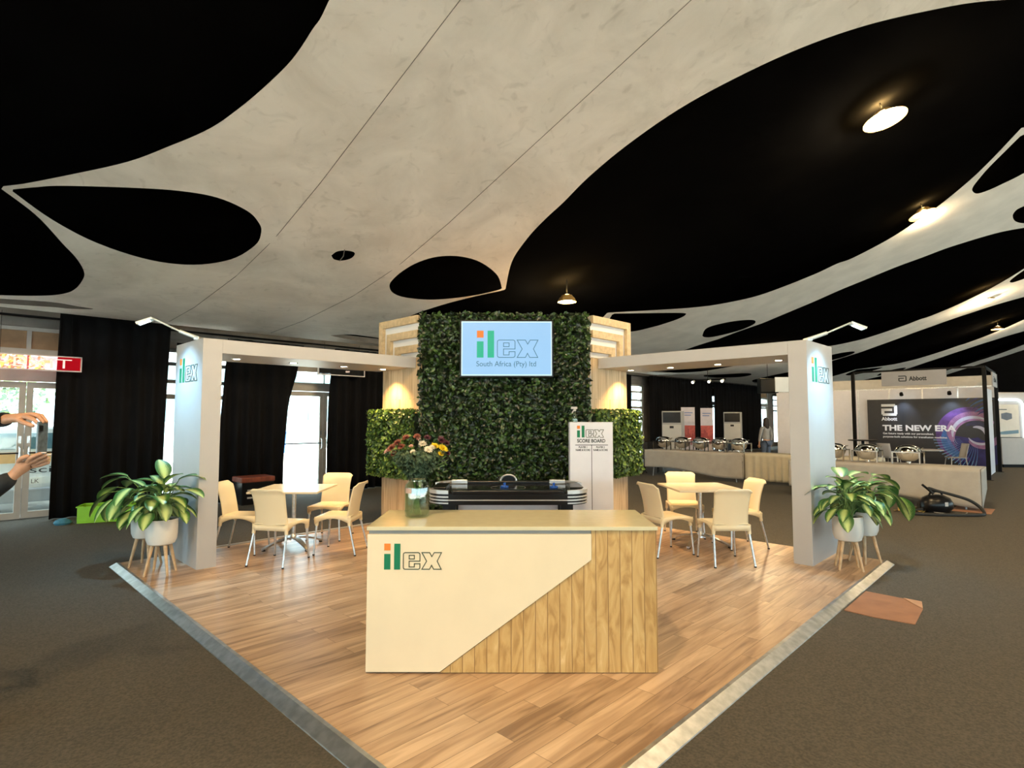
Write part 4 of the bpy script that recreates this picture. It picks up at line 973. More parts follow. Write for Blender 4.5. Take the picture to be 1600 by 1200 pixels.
obj('hose', MB().tube(curve3([(-.10, -.05, .33), (-.16, -.02, .42), (-.05, -.08, .38), (.15, -.18, .32), (.38, -.25, .24), (.55, -.28, .13), (.52, -.40, .03), (.30, -.50, .027), (.0, -.45, .025), (-.35, -.36, .025), (-.66, -.20, .025), (-.70, -.08, .03), (-.52, .0, .03), (-.25, .02, .06)]), .026, 10), glide, vc, smooth=True)
obj('wand', MB().tube([(-.10, .0, .36), (-.22, .05, .48)], .02, 8), blackp, vc)
obj('power_cable', MB().tube([(-.2, -.15, .03), (.0, -.33, .01), (.25, -.30, .01), (.42, -.18, .01)], .007, 6), mat('grey_cable', (.35, .34, .33), .5, noise=.1), vc)

# buffet tables and their cloths
def folding_table(a, b, wa, wb, lab, grp=None, z=.70):
    t = hthing('folding_table', lab, 'table', a, b, FL)
    obj('table_top', MB().box(0, wa, 0, wb, z-.025-FL, z-FL), white, t, bev=.005)
    for y in (.25, wb-.25):
        for s in (0, 1):
            x = .08+s*(wa-.16)
            obj('leg', MB().cyl((x, y, z-.03-FL), (x, y+(.08 if y > wb/2 else -.08), 0), .014), mat('grey_leg', (.42, .42, .42), .4, .5, noise=.05), t)
    return t
def drop_cloth(a, b, wa, wb, z, fn_drop, lab, m, pleat=.0, pf=30, group=None):
    """cloth on a table (hall frame); fn_drop(u) = how far the side facing the viewer (low-A side) hangs, u along B"""
    mb = MB(); n = max(30, int(wb*pf))
    mb.grid(lambda u, v: (wa*v-.008, wb*u, z+.004), 12, 2)
    def side(u, v):
        y = wb*u; d = fn_drop(u)*v
        x = -.012-pleat*(v**.6)*(.5+.5*math.sin(y*34+2*math.sin(y*3)))-.03*v*math.sin(y*2.3)
        return (x, y, z+.004-d)
    mb.grid(side, n, 10)
    mb.grid(lambda u, v: (wa*u-.008, -.010-pleat*v**.6*(.5+.5*math.sin(u*wa*34)), z+.004-v*fn_drop(0)*(1-.4*u)), 24, 8)
    mb.grid(lambda u, v: (wa*u-.008, wb+.010+.03*v*math.sin(u*5), z+.004-v*fn_drop(1)), 24, 8)
    o = obj('tablecloth', mb, m, None, W(a, b, 0), HR, smooth=True, solid=.004)
    return tag(o, lab, 'tablecloth', group)
folding_table(14.45, 5.95, .80, 2.75, 'buffet folding table under the smooth grey-white cloth, with chrome chafing dishes')
drop_cloth(14.45, 5.92, .82, 2.82, .70, lambda u: .64-.17*u+.03*math.sin(u*7), 'smooth grey-white cloth stretched over the buffet table behind the right cafe table', cloth)
obj_k = MB().grid(lambda u, v: (-.03-.10*math.sin(math.pi*u)*v, .02+.42*u, .70-.1*u*0-.60*v-.0), 8, 8)
folding_table(14.5, 3.05, .80, 2.80, 'buffet folding table with the pleated cream skirt, left of the right pillar')
drop_cloth(14.5, 3.02, .82, 2.85, .705, lambda u: .66, 'pleated cream cloth skirt on the buffet table just left of the right pillar', clothc, pleat=.05, pf=70)
folding_table(13.02, 1.18, .85, 3.1, 'long buffet folding table right of the right pillar, under the cream cloth', z=.70)
drop_cloth(13.0, 1.12, .90, 3.2, .70, lambda u: .70-.16*min(1, u*2.2), 'plain cream cloth on the long buffet table right of the right pillar', cloth)

def chafer(a, b, z, lab, grp, rz=0.):
    t = hthing('chafing_dish', lab, 'chafing dish', a, b, z, rot=rz, group=grp)
    fr = MB()
    for sx in (-1, 1):
        for sy in (-1, 1): fr.box(sx*.24-.012, sx*.24+.012, sy*.22-.012, sy*.22+.012, 0, .24)
    for sy in (-1, 1): fr.box(-.25, .25, sy*.22-.012, sy*.22+.012, .225, .245)
    for sx in (-1, 1): fr.box(sx*.24-.012, sx*.24+.012, -.22, .22, .225, .245)
    obj('stand', fr, steel, t)
    obj('water_pan', MB().lathe([(0, .05), (.10, .06), (.17, .11), (.20, .18), (.215, .235), (.225, .24), (.215, .245), (.0, .240)], n=28), steel, t, smooth=True)
    obj('lid', MB().lathe([(.22, .245), (.215, .27), (.18, .325), (.10, .36), (0, .37)], n=28), steel, t, smooth=True)
    obj('handle', MB().tube([(-.06, -.19, .30), (-.05, -.24, .32), (.05, -.24, .32), (.06, -.19, .30)], .009, 6), steel, t)
    obj('fuel_holder', MB().cyl((0, 0, .0), (0, 0, .045), .045, n=14), steel, t)
zt = .712
for i, (b, lab) in enumerate(((8.35, 'leftmost chrome chafing dish on the grey-white clothed buffet table'), (7.78, 'second chrome chafing dish from the left on the grey-white clothed buffet table'),
                              (7.22, 'third chrome chafing dish from the left, in the middle of the grey-white buffet table'), (6.68, 'fourth chrome chafing dish from the left on the grey-white clothed buffet table'), (6.16, 'rightmost chrome chafing dish on the grey-white clothed buffet table, near the pleated skirt'))):
    chafer(14.85, b, zt, lab, 'chrome chafing dishes on the left buffet')
for i, (b, lab) in enumerate(((3.55, 'brassy-looking chafing dish nearest the right white pillar'), (2.95, 'middle chafing dish of the three right of the pillar'), (2.25, 'rightmost chafing dish of the three right of the pillar'))):
    chafer(13.48, b, zt, lab, 'chafing dishes on the right buffet')
cr = hthing('plastic_crate', 'pale blue plastic crate, upper of two stacked on the pleated buffet table', 'crate', 14.85, 4.45, .715)
cb_ = mat('pale_blue_plastic', (.28, .62, .72), .4, noise=.1); cb3 = mat('mid_blue_plastic', (.05, .22, .45), .4, noise=.1)
def crate_shape(t, m, z0, h):
    obj('body', MB().prism([(-.28, z0), (.28, z0), (.31, z0+h), (-.31, z0+h)], -.2, .2, to=lambda x, z, d: (d, x, z)), m, t, bev=.01)
    obj('rim', MB().box(-.225, .225, -.33, .33, z0+h-.03, z0+h), m, t, bev=.005)
cr.location = W(14.85, 4.45, .715+.20); crate_shape(cr, cb_, 0, .15)
cr2 = hthing('plastic_crate', 'blue plastic crate, lower of two stacked on the pleated buffet table', 'crate', 14.85, 4.45, .715)
crate_shape(cr2, cb_, 0, .10); obj('inner_band', MB().box(-.20, .20, -.29, .29, .10, .198), cb3, cr2)
bt_ = hthing('squeeze_bottle', 'white squeeze bottle standing behind the stacked blue crates', 'bottle', 15.15, 4.75, .712)
obj('bottle', MB().lathe([(0, 0), (.045, 0), (.048, .02), (.046, .24), (.030, .30), (.012, .33), (0, .33)], n=20), white, bt_, smooth=True)
obj('cap', MB().lathe([(.014, .33), (.010, .42), (0, .42)], n=12), white, bt_, smooth=True)

# floor-standing air conditioners
def aircon(x, y, rot, lab):
    t = thing('air_conditioner', lab, 'air conditioner', (x, y, FL), rot, 'floor-standing air conditioners')
    acw = mat('grey_enamel', (.34, .34, .34), .4, noise=.05)
    obj('cabinet', MB().box(-.30, .30, -.22, .22, 0, 1.86), acw, t, bev=.012)
    obj('front_panel', MB().box(-.285, .285, -.232, -.22, .06, 1.44), mat('pale_enamel', (.50, .49, .47), .3, noise=.04), t, bev=.004)
    g = MB(); g.box(-.27, .27, -.226, -.215, 1.50, 1.82)
    for i in range(7): g.box(-.26, .26, -.236, -.222, 1.52+i*.042, 1.532+i*.042)
    obj('air_outlet', g, blackp, t)
    obj('control_panel', MB().box(-.06, .06, -.238, -.23, 1.33, 1.40), blackp, t)
    lv = MB()
    for i in range(5): lv.box(-.25, .25, -.240, -.23, .20+i*.05, .22+i*.05)
    obj('intake_louvre', lv, mat('cream_louvre', (.52, .48, .38), .5, noise=.05), t)
aircon(5.00, 17.6, R(-28), 'grey floor-standing air conditioner left of the first poster by the back drapes')
aircon(8.25, 21.2, R(-28), 'grey floor-standing air conditioner right of the second poster by the back drapes')
def poster(x, y, w, h, rot, lab):
    t = thing('roll_up_banner', lab, 'banner', (x, y, FL), rot)
    obj('base', MB().box(-w/2-.02, w/2+.02, -.08, .08, 0, .07), alu, t)
    obj('banner_sheet', MB().box(-w/2, w/2, -.004, 0, .07, h), mat('banner_pale', (.62, .56, .60), .6, noise=.08), t)
    obj('red_block', MB().box(-w/2, w/2, -.008, -.004, h*.45, h*.70), mat('banner_red', (.55, .10, .08), .6, noise=.3, nscale=12), t)
    m_ = MB(); q = random.Random(int(x*10))
    for i in range(9): u = -w/2+w*(i+.5)/9; m_.box(u-.012, u+.012, -.010, -.004, h*(.40-.03*q.random()), h*(.5+.15*q.random()))
    obj('figure_shapes', m_, mat('banner_dark_red', (.25, .03, .04), .6, noise=.2), t)
    for i, z in enumerate((.90, .86)): obj('text_bar', MB().box(-w*.34, w*.34-.05*i, -.007, -.004, h*z, h*z+.035), mat('banner_blue', (.20, .25, .45), .6, noise=.1), t)
    obj('rear_pole', MB().cyl((0, .04, .05), (0, .02, h), .012), alu, t)
poster(5.86, 18.9, .44, 2.0, R(-10), 'roll-up banner with a red band between the air conditioners, left one')
poster(6.62, 19.3, .40, 1.98, R(-10), 'roll-up banner with a red band between the air conditioners, right one')
# dark stools and stacked dark chairs in the shade at the back
def dark_chair(x, y, rot, lab):
    t = thing('folding_chair', lab, 'chair', (x, y, FL), rot, 'dark chairs by the back drapes')
    obj('seat', MB().box(-.21, .21, -.21, .21, .44, .47), blackp, t, bev=.01)
    obj('backrest', MB().box(-.21, .21, -.24, -.20, .60, .92), blackp, t, bev=.02)
    for sx in (-1, 1):
        obj('leg', MB().cyl((sx*.2, -.22, .9), (sx*.2, .2, 0), .012), blackm, t)
        obj('leg', MB().cyl((sx*.2, .18, .46), (sx*.2, -.22, 0), .012), blackm, t)
for i, (x, y, r_, l_) in enumerate(((7.0, 18.6, 20, 'dark folding chair in the shade right of the right roll-up banner'), (7.4, 18.9, 200, 'dark folding chair facing another in the shade by the second air conditioner'),
                                   (3.75, 17.0, 60, 'dark folding chair in the shade left of the first air conditioner'), (4.25, 17.4, 160, 'dark folding chair right against the first air conditioner, left side'), (3.95, 18.3, 10, 'dark folding chair farther back near the narrow bright window'))): dark_chair(x, y, R(r_), l_)
# cluster of small ceiling spotlights at the back
tr = hthing('spotlight_bar', 'short bar with small spotlights near the ceiling above the air conditioners', 'lamp', 20.4, 9.6, 3.02)
obj('bar', MB().box(-.02, .02, -.7, .7, 0, .05), blackm, tr)
for i, y in enumerate((-.6, -.1, .55)):
    s_ = obj('spot_head', MB().cyl((-.12, y, -.06), (.0, y, .0), .06, .045), mat('satin_silver', (0,0,0)), tr)
    obj('lens', MB().cyl((-.125, y, -.063), (-.118, y, -.060), .05), mat('dim_lens', (.8, .75, .65), .2, emit=(1, .9, .7), estr=2.2), s_)
obj('drop_rod', MB().cyl((0, 0, .05), (0, 0, .42), .01), blackm, tr)

# ---------------------------------------------------------------- shell-scheme stand with the dark swirl wall
BK = 23.0
def flat_thing(name, lab, cat, a, b, z=FL, group=None): return hthing(name, lab, cat, a, b, z, rot=R(-90), group=group)   # local x = reader's right, y = away
wp = mat('panel_white', (.74, .72, .76), .5, noise=.04)
pnl = flat_thing('panel_wall', 'white exhibition panel wall behind the dark printed backdrop', 'partition', BK+.12, 8.1)
for i in range(7):
    obj('panel', MB().box(.94*i+.02, .94*(i+1)-.02, 0, .03, 0, 2.62), wp, pnl); obj('post', MB().box(.94*(i+1)-.02, .94*(i+1)+.02, -.01, .04, 0, 2.66), alu, pnl)
obj('top_rail', MB().box(0, 6.6, -.01, .04, 2.62, 2.68), alu, pnl)
obj('upper_fascia', MB().box(1.3, 6.55, -.04, -.02, 2.66, 2.98), mat('pale_fascia', (.62, .58, .52), .5, noise=.08), pnl)
bd = flat_thing('printed_backdrop', 'dark printed backdrop with white headline and a purple blue swirl on the stand', 'backdrop', BK, 4.98)
WB, HB = 3.45, 2.28
art = MB(); q = random.Random(3)
sx_, sz_ = 2.90, 1.12                                      # swirl centre
def dot(x, z, r, mi, d=-.004, n=6):
    if not (1.5 < x < WB-.01 and .02 < z < HB-.01): return
    vs = [(x+r*math.cos(6.283*i/n), d, z+r*math.sin(6.283*i/n)) for i in range(n)]
    art.add(vs, [tuple(range(n))], mi)
for k in range(30):                                        # blue dot lattice sweeping in from the lower left
    for j in range(15):
        t = j/14; r = .40+.66*(k/29); ang = R(278-78*t)-(r-.4)*.25
        dot(sx_+r*math.cos(ang), sz_+r*math.sin(ang)*.98, .007+.011*(k/29)*(1-.5*t), 0 if k < 20 else 4, -.0060)
for k in range(34):                                        # fine ticks along the bright arc
    a = R(62+150*k/33)
    for j in range(5): r = .52+.045*j; dot(sx_+r*math.cos(a+.06*j), sz_-.02+r*math.sin(a+.06*j), .008, 1 if j > 1 else 3, -.0062)
rb = MB()
def arcband(r0, r1, a0, a1, cx_, cz_, mi, d, ez=1.0):
    n = 40; vs = []
    for i in range(n+1):
        a = R(a0+(a1-a0)*i/n); f = math.sin(math.pi*i/n)**.5
        rm = (r0+r1)/2; hw_ = (r1-r0)/2*f
        for r in ((rm-hw_)*.86, (rm+hw_)*.86):
            vs.append((min(WB-.004, cx_+r*math.cos(a)), d, min(HB-.004, max(.004, cz_+r*math.sin(a)*ez))))
    rb.add(vs, [(2*i, 2*i+1, 2*i+3, 2*i+2) for i in range(n)], mi)
arcband(.10, 1.25, 185, 330, sx_+.10, sz_, 0, -.0012)
arcband(.62, 1.15, 60, 262, sx_, sz_-.05, 2, -.0016); arcband(.72, 1.02, 165, 255, sx_, sz_-.05, 1, -.0020)
arcband(.50, .86, 35, 205, sx_, sz_, 5, -.0024); arcband(.58, .70, 55, 190, sx_, sz_, 4, -.0028)
arcband(.30, .52, -60, 130, sx_+.02, sz_, 3, -.0032); arcband(.22, .34, -30, 110, sx_+.05, sz_, 4, -.0036); arcband(.34, .58, 215, 350, sx_+.18, sz_+.05, 5, -.0040); arcband(.36, .44, 205, 320, sx_+.16, sz_+.05, 4, -.0044)
for i in range(7): arcband(.62+.10*i, .66+.10*i, 84, 128, sx_+.42, sz_+.02, 1 if i % 2 else 0, -.0048-.0001*i, 1.35)
sw = [mat('swirl_indigo', (.035, .03, .20), .4, noise=.5, nscale=5), mat('swirl_blue', (.06, .18, .50), .4, noise=.4, nscale=6), mat('swirl_violet', (.16, .07, .30), .4, noise=.5, nscale=5),
      mat('swirl_dark', (.03, .03, .09), .4, noise=.4), mat('swirl_white', (.62, .62, .78), .4, noise=.2), mat('swirl_pink', (.42, .20, .42), .4, noise=.4, nscale=6)]
ds = [mat('dot_blue', (.12, .28, .70), .4, noise=.2), mat('dot_pink', (.55, .25, .50), .4, noise=.2), mat('dot_violet', (.30, .16, .52), .4, noise=.2), mat('dot_white', (.75, .72, .85), .4, noise=.1), mat('dot_cyan', (.25, .48, .80), .4, noise=.2)]
obj('printed_panel', MB().box(0, WB, 0, .02, 0, HB), mat('charcoal_print', (.030, .030, .034), .35, noise=.1), bd)
obj('swirl_print', rb, sw, bd, solid='raw'); obj('dot_print', art, ds, bd, solid='raw')
tw_ = mat('print_white', (.85, .85, .86), .5, noise=.02)
def emblem(parent, x, z, w, h, y, m, t=.003, th=.19):
    k = w*th; mb = MB()
    mb.box(x, x+w*.88, y-t, y, z+h-k, z+h).box(x+w-k, x+w, y-t, y, z+k*.6, z+h-k*.5).box(x+w*.08, x+w*.95, y-t, y, z, z+k).box(x, x+k, y-t, y, z+k*.5, z+h*.62).box(x+k*.3, x+w*.68, y-t, y, z+h*.62-k, z+h*.62)
    obj('emblem', mb, m, parent)
emblem(bd, .42, 1.72, .46, .40, -.004, tw_)
text('brand_lettering', 'Abbott', .16, (.42, -.005, 1.56), bd, tw_, width=.46, bold=.006)
text('headline', 'THE NEW ERA', .26, (.44, -.006, 1.22), bd, tw_, width=2.02, bold=.010)
text('small_print', 'Get future ready with our personalised,', .085, (.44, -.005, 1.09), bd, tw_, width=1.42, bold=.002)
text('small_print', 'purpose-built solutions for transfusion medicine.', .085, (.44, -.005, .98), bd, tw_, width=1.78, bold=.002)
def bspot(a, b, lab, z=2.42):
    t = flat_thing('spotlight', lab, 'lamp', a, b, z, group='spotlights over the printed backdrop')
    obj('arm', MB().tube([(0, .05, .05), (0, -.28, .08), (0, -.34, .02)], .008, 6), alu, t)
    hd = obj('lamp_head', MB().cyl((0, -.36, .02), (0, -.30, -.05), .05, .06, 14), blackm, t)
    obj('lens', MB().cyl((0, -.302, -.048), (0, -.299, -.052), .05), coolglow, hd)
    l = lamp('spot_light', 'SPOT', 30, (.62, .78, 1.0), (0, -.28, -.08), t, size=.04, angle=85, blend=.9); l.rotation_euler = Vector((0, -.35, 1)).to_track_quat('Z', 'Y').to_euler()
bspot(BK-.05, 3.90, 'small cool spotlight over the left part of the printed backdrop'); bspot(BK-.05, 2.62, 'small cool spotlight over the right part of the printed backdrop')
# booth posts and fascia signs
def post(a, b, h, lab, r=.045):
    t = hthing('stand_post', lab, 'post', a, b, FL); obj('pole', MB().box(-r, r, -r, r, 0, h), blackm, t); obj('foot_plate', MB().box(-.09, .09, -.09, .09, 0, .012), blackm, t)
post(19.7, 4.62, 3.0, 'black post at the left front corner of the swirl stand')
post(19.7, 1.52, 3.0, 'black post at the right front corner of the swirl stand')
post(22.9, 1.50, 3.0, 'black post at the rear right corner of the swirl stand')
fb = hthing('stand_truss', 'black top rails joining the posts of the swirl stand', 'rail', 19.7, 1.52, 2.97)
obj('front_rail', MB().box(-.03, .03, 0, 3.1, 0, .05), blackm, fb); obj('side_rail', MB().box(0, 3.2, -.03, .03, 0, .05), blackm, fb)
fs = flat_thing('fascia_sign', 'pale grey hanging fascia sign over the front of the swirl stand', 'sign', 19.62, 3.86, 2.545)
obj('board', MB().box(0, 1.54, 0, .03, 0, .42), mat('fascia_grey', (.34, .33, .34), .5, noise=.04), fs)
emblem(fs, .42, .12, .20, .17, -.001, darkink, th=.14); text('lettering', 'Abbott', .17, (.68, -.002, .14), fs, darkink, width=.42, bold=.006)
fs2 = hthing('fascia_sign', 'small pale fascia sign on the right side of the swirl stand', 'sign', 20.6, 1.44, 2.5)
obj('board', MB().box(0, 1.4, -.03, 0, 0, .40), mat('fascia_grey', (0,0,0)), fs2); emblem(fs2, .3, .12, .2, .17, -.031, darkink, th=.14); text('lettering', 'Abbott', .17, (.56, -.032, .14), fs2, darkink, width=.5, bold=.005)
side = hthing('side_panel', 'white side partition panel of the swirl stand near the right posts', 'partition', 21.3, 1.60, FL)
obj('panel', MB().box(0, 1.5, 0, .04, 0, 2.5), wp, side)
# furniture on the stand
def highchair(x, y, rot, lab):
    t = thing('plastic_chair', lab, 'chair', (x, y, FL), rot, 'white chairs on the swirl stand')
    obj('seat', MB().grid(lambda u, v: ((u-.5)*.42, (v-.5)*.42, .45+.02*abs(u-.5)), 6, 6), white, t, smooth=True, solid=.02)
    obj('backrest', MB().grid(lambda u, v: ((u-.5)*.42, -.22-.10*v+.06*(2*u-1)**2, .44+.44*v), 8, 6), white, t, smooth=True, solid=.02)
    for sx in (-1, 1):
        for sy in (-1, 1): obj('leg', MB().cyl((sx*.18, sy*.18, .45), (sx*.23, sy*.23, 0), .013), white, t)
highchair(11.50, 17.35, R(-70), 'white chair behind the chafing dishes, left of the low white table')
highchair(13.32, 17.1, R(75), 'white chair in front of the swirl print, right of the low white table')
def round_table(x, y, r, z, m, lab, name='round_table'):
    t = thing(name, lab, 'table', (x, y, FL))
    obj('table_top', MB().lathe([(0, z-.03), (r, z-.03), (r+.01, z-.015), (r, z), (0, z)], n=36), m, t, smooth=True)
    obj('column', MB().cyl((0, 0, .02), (0, 0, z-.03), .04), blackm, t); obj('base', MB().lathe([(0, 0), (.26, 0), (.26, .015), (0, .03)], n=28), blackm, t)
round_table(9.93, 16.1, .36, 1.03, blackp, 'dark round-topped high table left of the printed backdrop')
round_table(12.42, 17.2, .50, .70, white, 'low white round table before the printed backdrop')
# distant stand at the right edge with a lit arch
ea = thing('lit_arch_stand', 'distant white exhibition wall with a glowing rounded arch outline at the right edge', 'exhibition stand', (17.05, 20.3, FL), R(-4))
obj('wall', MB().box(0, 1.72, 0, .25, 0, 2.56), mat('stand_grey', (.40, .38, .38), .5, noise=.04), ea, bev=.03)
pth = [(0.0, 2.30), (.95, 2.30)]+[(.95+.22*math.sin(R(a)), 2.08+.22*math.cos(R(a))) for a in range(10, 91, 10)]+[(1.20, .75)]
obj('light_strip', MB().tube([(x, -.01, z) for x, z in pth], .022, 8), coolglow, ea)
obj('poster', MB().box(.18, 1.02, -.012, 0, .92, 2.12), mat('poster_cream', (.66, .62, .56), .5, noise=.05), ea)
obj('printed_box', MB().prism([(.42, 1.62), (.60, 1.56), (.78, 1.62), (.78, 1.80), (.60, 1.84), (.42, 1.80)], -.016, -.012), mat('print_slate', (.12, .14, .18), .5, noise=.2), ea)
obj('poster_caption', MB().box(.34, .62, -.016, -.012, 1.93, 1.96), grayink, ea)
obj('blue_swoosh', MB().prism([(.22, 1.12), (.55, 1.18), (.98, 1.22), (.98, 1.10), (.55, 1.06), (.22, 1.06)], -.016, -.012), mat('print_blue_grey', (.14, .24, .32), .5, noise=.1), ea)
obj('white_lamp_arm', MB().tube([(-.02, -.05, 1.60), (.14, -.10, 1.65), (.24, -.10, 1.64)], .02, 6), white, ea)
gc = thing('grey_cabinet', 'low pale grey counter in front of the glowing arch stand', 'counter', (16.35, 19.0, FL), R(-4))
obj('body', MB().box(0, .78, 0, .5, .10, .98), mat('stand_grey2', (.46, .44, .43), .5, noise=.04), gc, bev=.01); obj('base', MB().box(.05, .74, .02, .48, 0, .10), blackm, gc); obj('top_mat', MB().box(.05, .7, .05, .45, .98, 1.0), blackp, gc)
# white hanging sign and dark box by the far door
hs1 = thing('hanging_sign', 'plain white hanging sign just left of the right pillar near the ceiling', 'sign', (9.35, 19.0, 2.48), 0)
obj('board', MB().box(-.50, .46, 0, .03, .0, .50), mat('sign_board_white', (.86, .88, .88), .5, noise=.02), hs1); text('lettering', 'G', .2, (.22, -.002, .12), hs1, grayink)
obj('suspension', MB().cyl((0, .015, .5), (0, .015, 1.35), .006), blackm, hs1)
hs2 = thing('loudspeaker', 'black box hanging near the ceiling left of the plain white sign', 'loudspeaker', (8.78, 19.3, 2.46), R(-10))
obj('cabinet', MB().box(-.30, .30, 0, .4, 0, .50), blackm, hs2, bev=.02); obj('grille', MB().box(-.26, .26, -.01, 0, .04, .46), mat('dark_grille', (.03, .03, .03), .8, noise=.3, nscale=80), hs2)
obj('suspension', MB().cyl((0, .2, .5), (0, .2, 1.3), .008), blackm, hs2)
pw = hthing('partition', 'white partition panel with a dark lower half right of the far drapes', 'partition', 24.6, 8.3, FL, rot=R(-90))
obj('panel', MB().box(0, .95, 0, .04, 1.4, 2.7), wp, pw); obj('dark_half', MB().box(0, .95, 0, .04, 0, 1.4), mat('dark_grey_panel', (.10, .10, .11), .6, noise=.1), pw)
# ================================================================ PEOPLE
def skin_obj(name, joints, bones, m, parent, root=0, sub=2, smooth=True):
    me = bpy.data.meshes.new(name); names = list(joints)
    me.from_pydata([joints[k][0] for k in names], [(names.index(a), names.index(b)) for a, b in bones], [])
    o = bpy.data.objects.new(name, me); COL.objects.link(o); o.parent = parent; me.materials.append(m)
    s = o.modifiers.new('skin', 'SKIN'); s.use_smooth_shade = True; s.branch_smoothing = .6
    if not me.skin_vertices: 
        me.attributes.new  # pragma: keep
    for i, k in enumerate(names):
        r = joints[k][1]; r = r if isinstance(r, tuple) else (r, r)
        me.skin_vertices[0].data[i].radius = r; me.skin_vertices[0].data[i].use_root = (i == root)
    ss = o.modifiers.new('smooth', 'SUBSURF'); ss.levels = sub; ss.render_levels = sub
    return o
def hand_joints(J, Bn, pre, wrist, mid, fingers, thumb, root_name, palm_r=.026):
    """wrist -> palm; every finger its own chain"""
    J[pre+'palm'] = (mid, (palm_r, palm_r*.80)); Bn.append((root_name, pre+'palm'))
    for i, ch in enumerate(fingers):
        last = pre+'palm'
        for j, p in enumerate(ch):
            k = f'{pre}f{i}{j}'; J[k] = (p, .0128-.0016*j); Bn.append((last, k)); last = k
    last = root_name if False else pre+'palm'
    for j, p in enumerate(thumb):
        k = f'{pre}t{j}'; J[k] = (p, .0140-.0016*j); Bn.append((last, k)); last = k
V = Vector
# photographer: stands left of the frame, facing +x, phone held up in both hands
ph = thing('person', 'person in a black jersey at the left edge holding up a phone in both hands', 'person', (-3.22, 3.02, FL))
o = V((3.22, -3.02, -FL))
def L(x, y, z): return tuple(V((x, y, z))+o)
J = {}; Bn = []
J['pelvis'] = (L(-3.24, 3.02, .96), (.15, .12)); J['waist'] = (L(-3.23, 3.02, 1.10), (.13, .11)); J['chest'] = (L(-3.22, 3.02, 1.30), (.155, .12)); J['collar'] = (L(-3.21, 3.02, 1.45), (.09, .08))
J['neck'] = (L(-3.19, 3.02, 1.52), .052); J['jaw'] = (L(-3.15, 3.02, 1.58), (.060, .066)); J['head'] = (L(-3.17, 3.02, 1.67), (.076, .095)); J['crown'] = (L(-3.19, 3.02, 1.74), (.058, .068))
Bn += [('pelvis', 'waist'), ('waist', 'chest'), ('chest', 'collar'), ('collar', 'neck'), ('neck', 'jaw'), ('jaw', 'head'), ('head', 'crown')]
# upper arm pair: top hand belongs to the far (left) arm, lower hand to the near (right) arm
J['shL'] = (L(-3.20, 3.19, 1.43), .058); J['elL'] = (L(-3.02, 3.17, 1.585), .036); J['wrL'] = (L(-2.70, 3.03, 1.612), (.031, .026))
J['shR'] = (L(-3.20, 2.85, 1.42), .058); J['elR'] = (L(-2.88, 2.88, 1.06), .045); J['wrR'] = (L(-2.605, 2.97, 1.310), (.030, .026))
Bn += [('collar', 'shL'), ('shL', 'elL'), ('elL', 'wrL'), ('collar', 'shR'), ('shR', 'elR'), ('elR', 'wrR')]
PX0, PX1, PZ0, PZ1, PY = -2.505, -2.455, 1.425, 1.580, 3.0
hand_joints(J, Bn, 'L', None, L(-2.615, 3.005, 1.622), [
    [L(-2.548, 2.978, 1.624), L(-2.505, 2.972, 1.612), L(-2.480, 2.974, 1.584)],
    [L(-2.540, 2.997, 1.638), L(-2.500, 2.993, 1.628), L(-2.468, 2.994, 1.590)],
    [L(-2.540, 3.017, 1.638), L(-2.500, 3.016, 1.630), L(-2.466, 3.014, 1.592)],
    [L(-2.550, 3.036, 1.628), L(-2.512, 3.036, 1.618), L(-2.486, 3.032, 1.590)]],
    [L(-2.575, 2.978, 1.600), L(-2.535, 2.966, 1.588), L(-2.495, 2.968, 1.574)], 'wrL', .037)
hand_joints(J, Bn, 'R', None, L(-2.560, 2.985, 1.365), [
    [L(-2.512, 2.965, 1.405), L(-2.478, 2.962, 1.424), L(-2.446, 2.966, 1.436)],
    [L(-2.505, 2.984, 1.392), L(-2.468, 2.982, 1.412), L(-2.434, 2.986, 1.424)],
    [L(-2.505, 3.003, 1.380), L(-2.468, 3.003, 1.398), L(-2.438, 3.004, 1.408)],
    [L(-2.502, 3.018, 1.368), L(-2.472, 3.020, 1.379), L(-2.450, 3.020, 1.384)]],
    [L(-2.565, 2.960, 1.392), L(-2.537, 2.950, 1.412), L(-2.508, 2.962, 1.424)], 'wrR', .036)
for s, y in (('N', 2.93), ('F', 3.11)):
    J['hip'+s] = (L(-3.24, y, .90), .088); J['knee'+s] = (L(-3.19 if s == 'N' else -3.10, y, .48), .058); J['ank'+s] = (L(-3.22 if s == 'N' else -3.00, y, .06), .038)
    J['ball'+s] = (L(-3.04 if s == 'N' else -2.82, y, .0), .034)
    Bn += [('pelvis', 'hip'+s), ('hip'+s, 'knee'+s), ('knee'+s, 'ank'+s), ('ank'+s, 'ball'+s)]
skin_obj('body', J, Bn, skin, ph)
C = {k: (J[k][0], tuple(r*f for r in (J[k][1] if isinstance(J[k][1], tuple) else (J[k][1],)*2))) for k, f in (('pelvis', 1.12), ('waist', 1.14), ('chest', 1.12), ('collar', 1.1), ('shL', 1.25), ('elL', 1.35), ('shR', 1.25), ('elR', 1.30))}
def lerp(a, b, t): return tuple(V(a)*(1-t)+V(b)*t)
C['cL'] = (lerp(J['elL'][0], J['wrL'][0], .90), .043); C['cR'] = (lerp(J['elR'][0], J['wrR'][0], 1.06), .045)
skin_obj('jersey', C, [('pelvis', 'waist'), ('waist', 'chest'), ('chest', 'collar'), ('collar', 'shL'), ('shL', 'elL'), ('elL', 'cL'), ('collar', 'shR'), ('shR', 'elR'), ('elR', 'cR')], darkcloth, ph)
Tr = {k: (J[k][0], (J[k][1] if isinstance(J[k][1], tuple) else (J[k][1],)*2)) for k in ('pelvis', 'hipN', 'hipF', 'kneeN', 'kneeF')}
Tr = {k: (p, (r[0]*1.15, r[1]*1.15)) for k, (p, r) in Tr.items()}
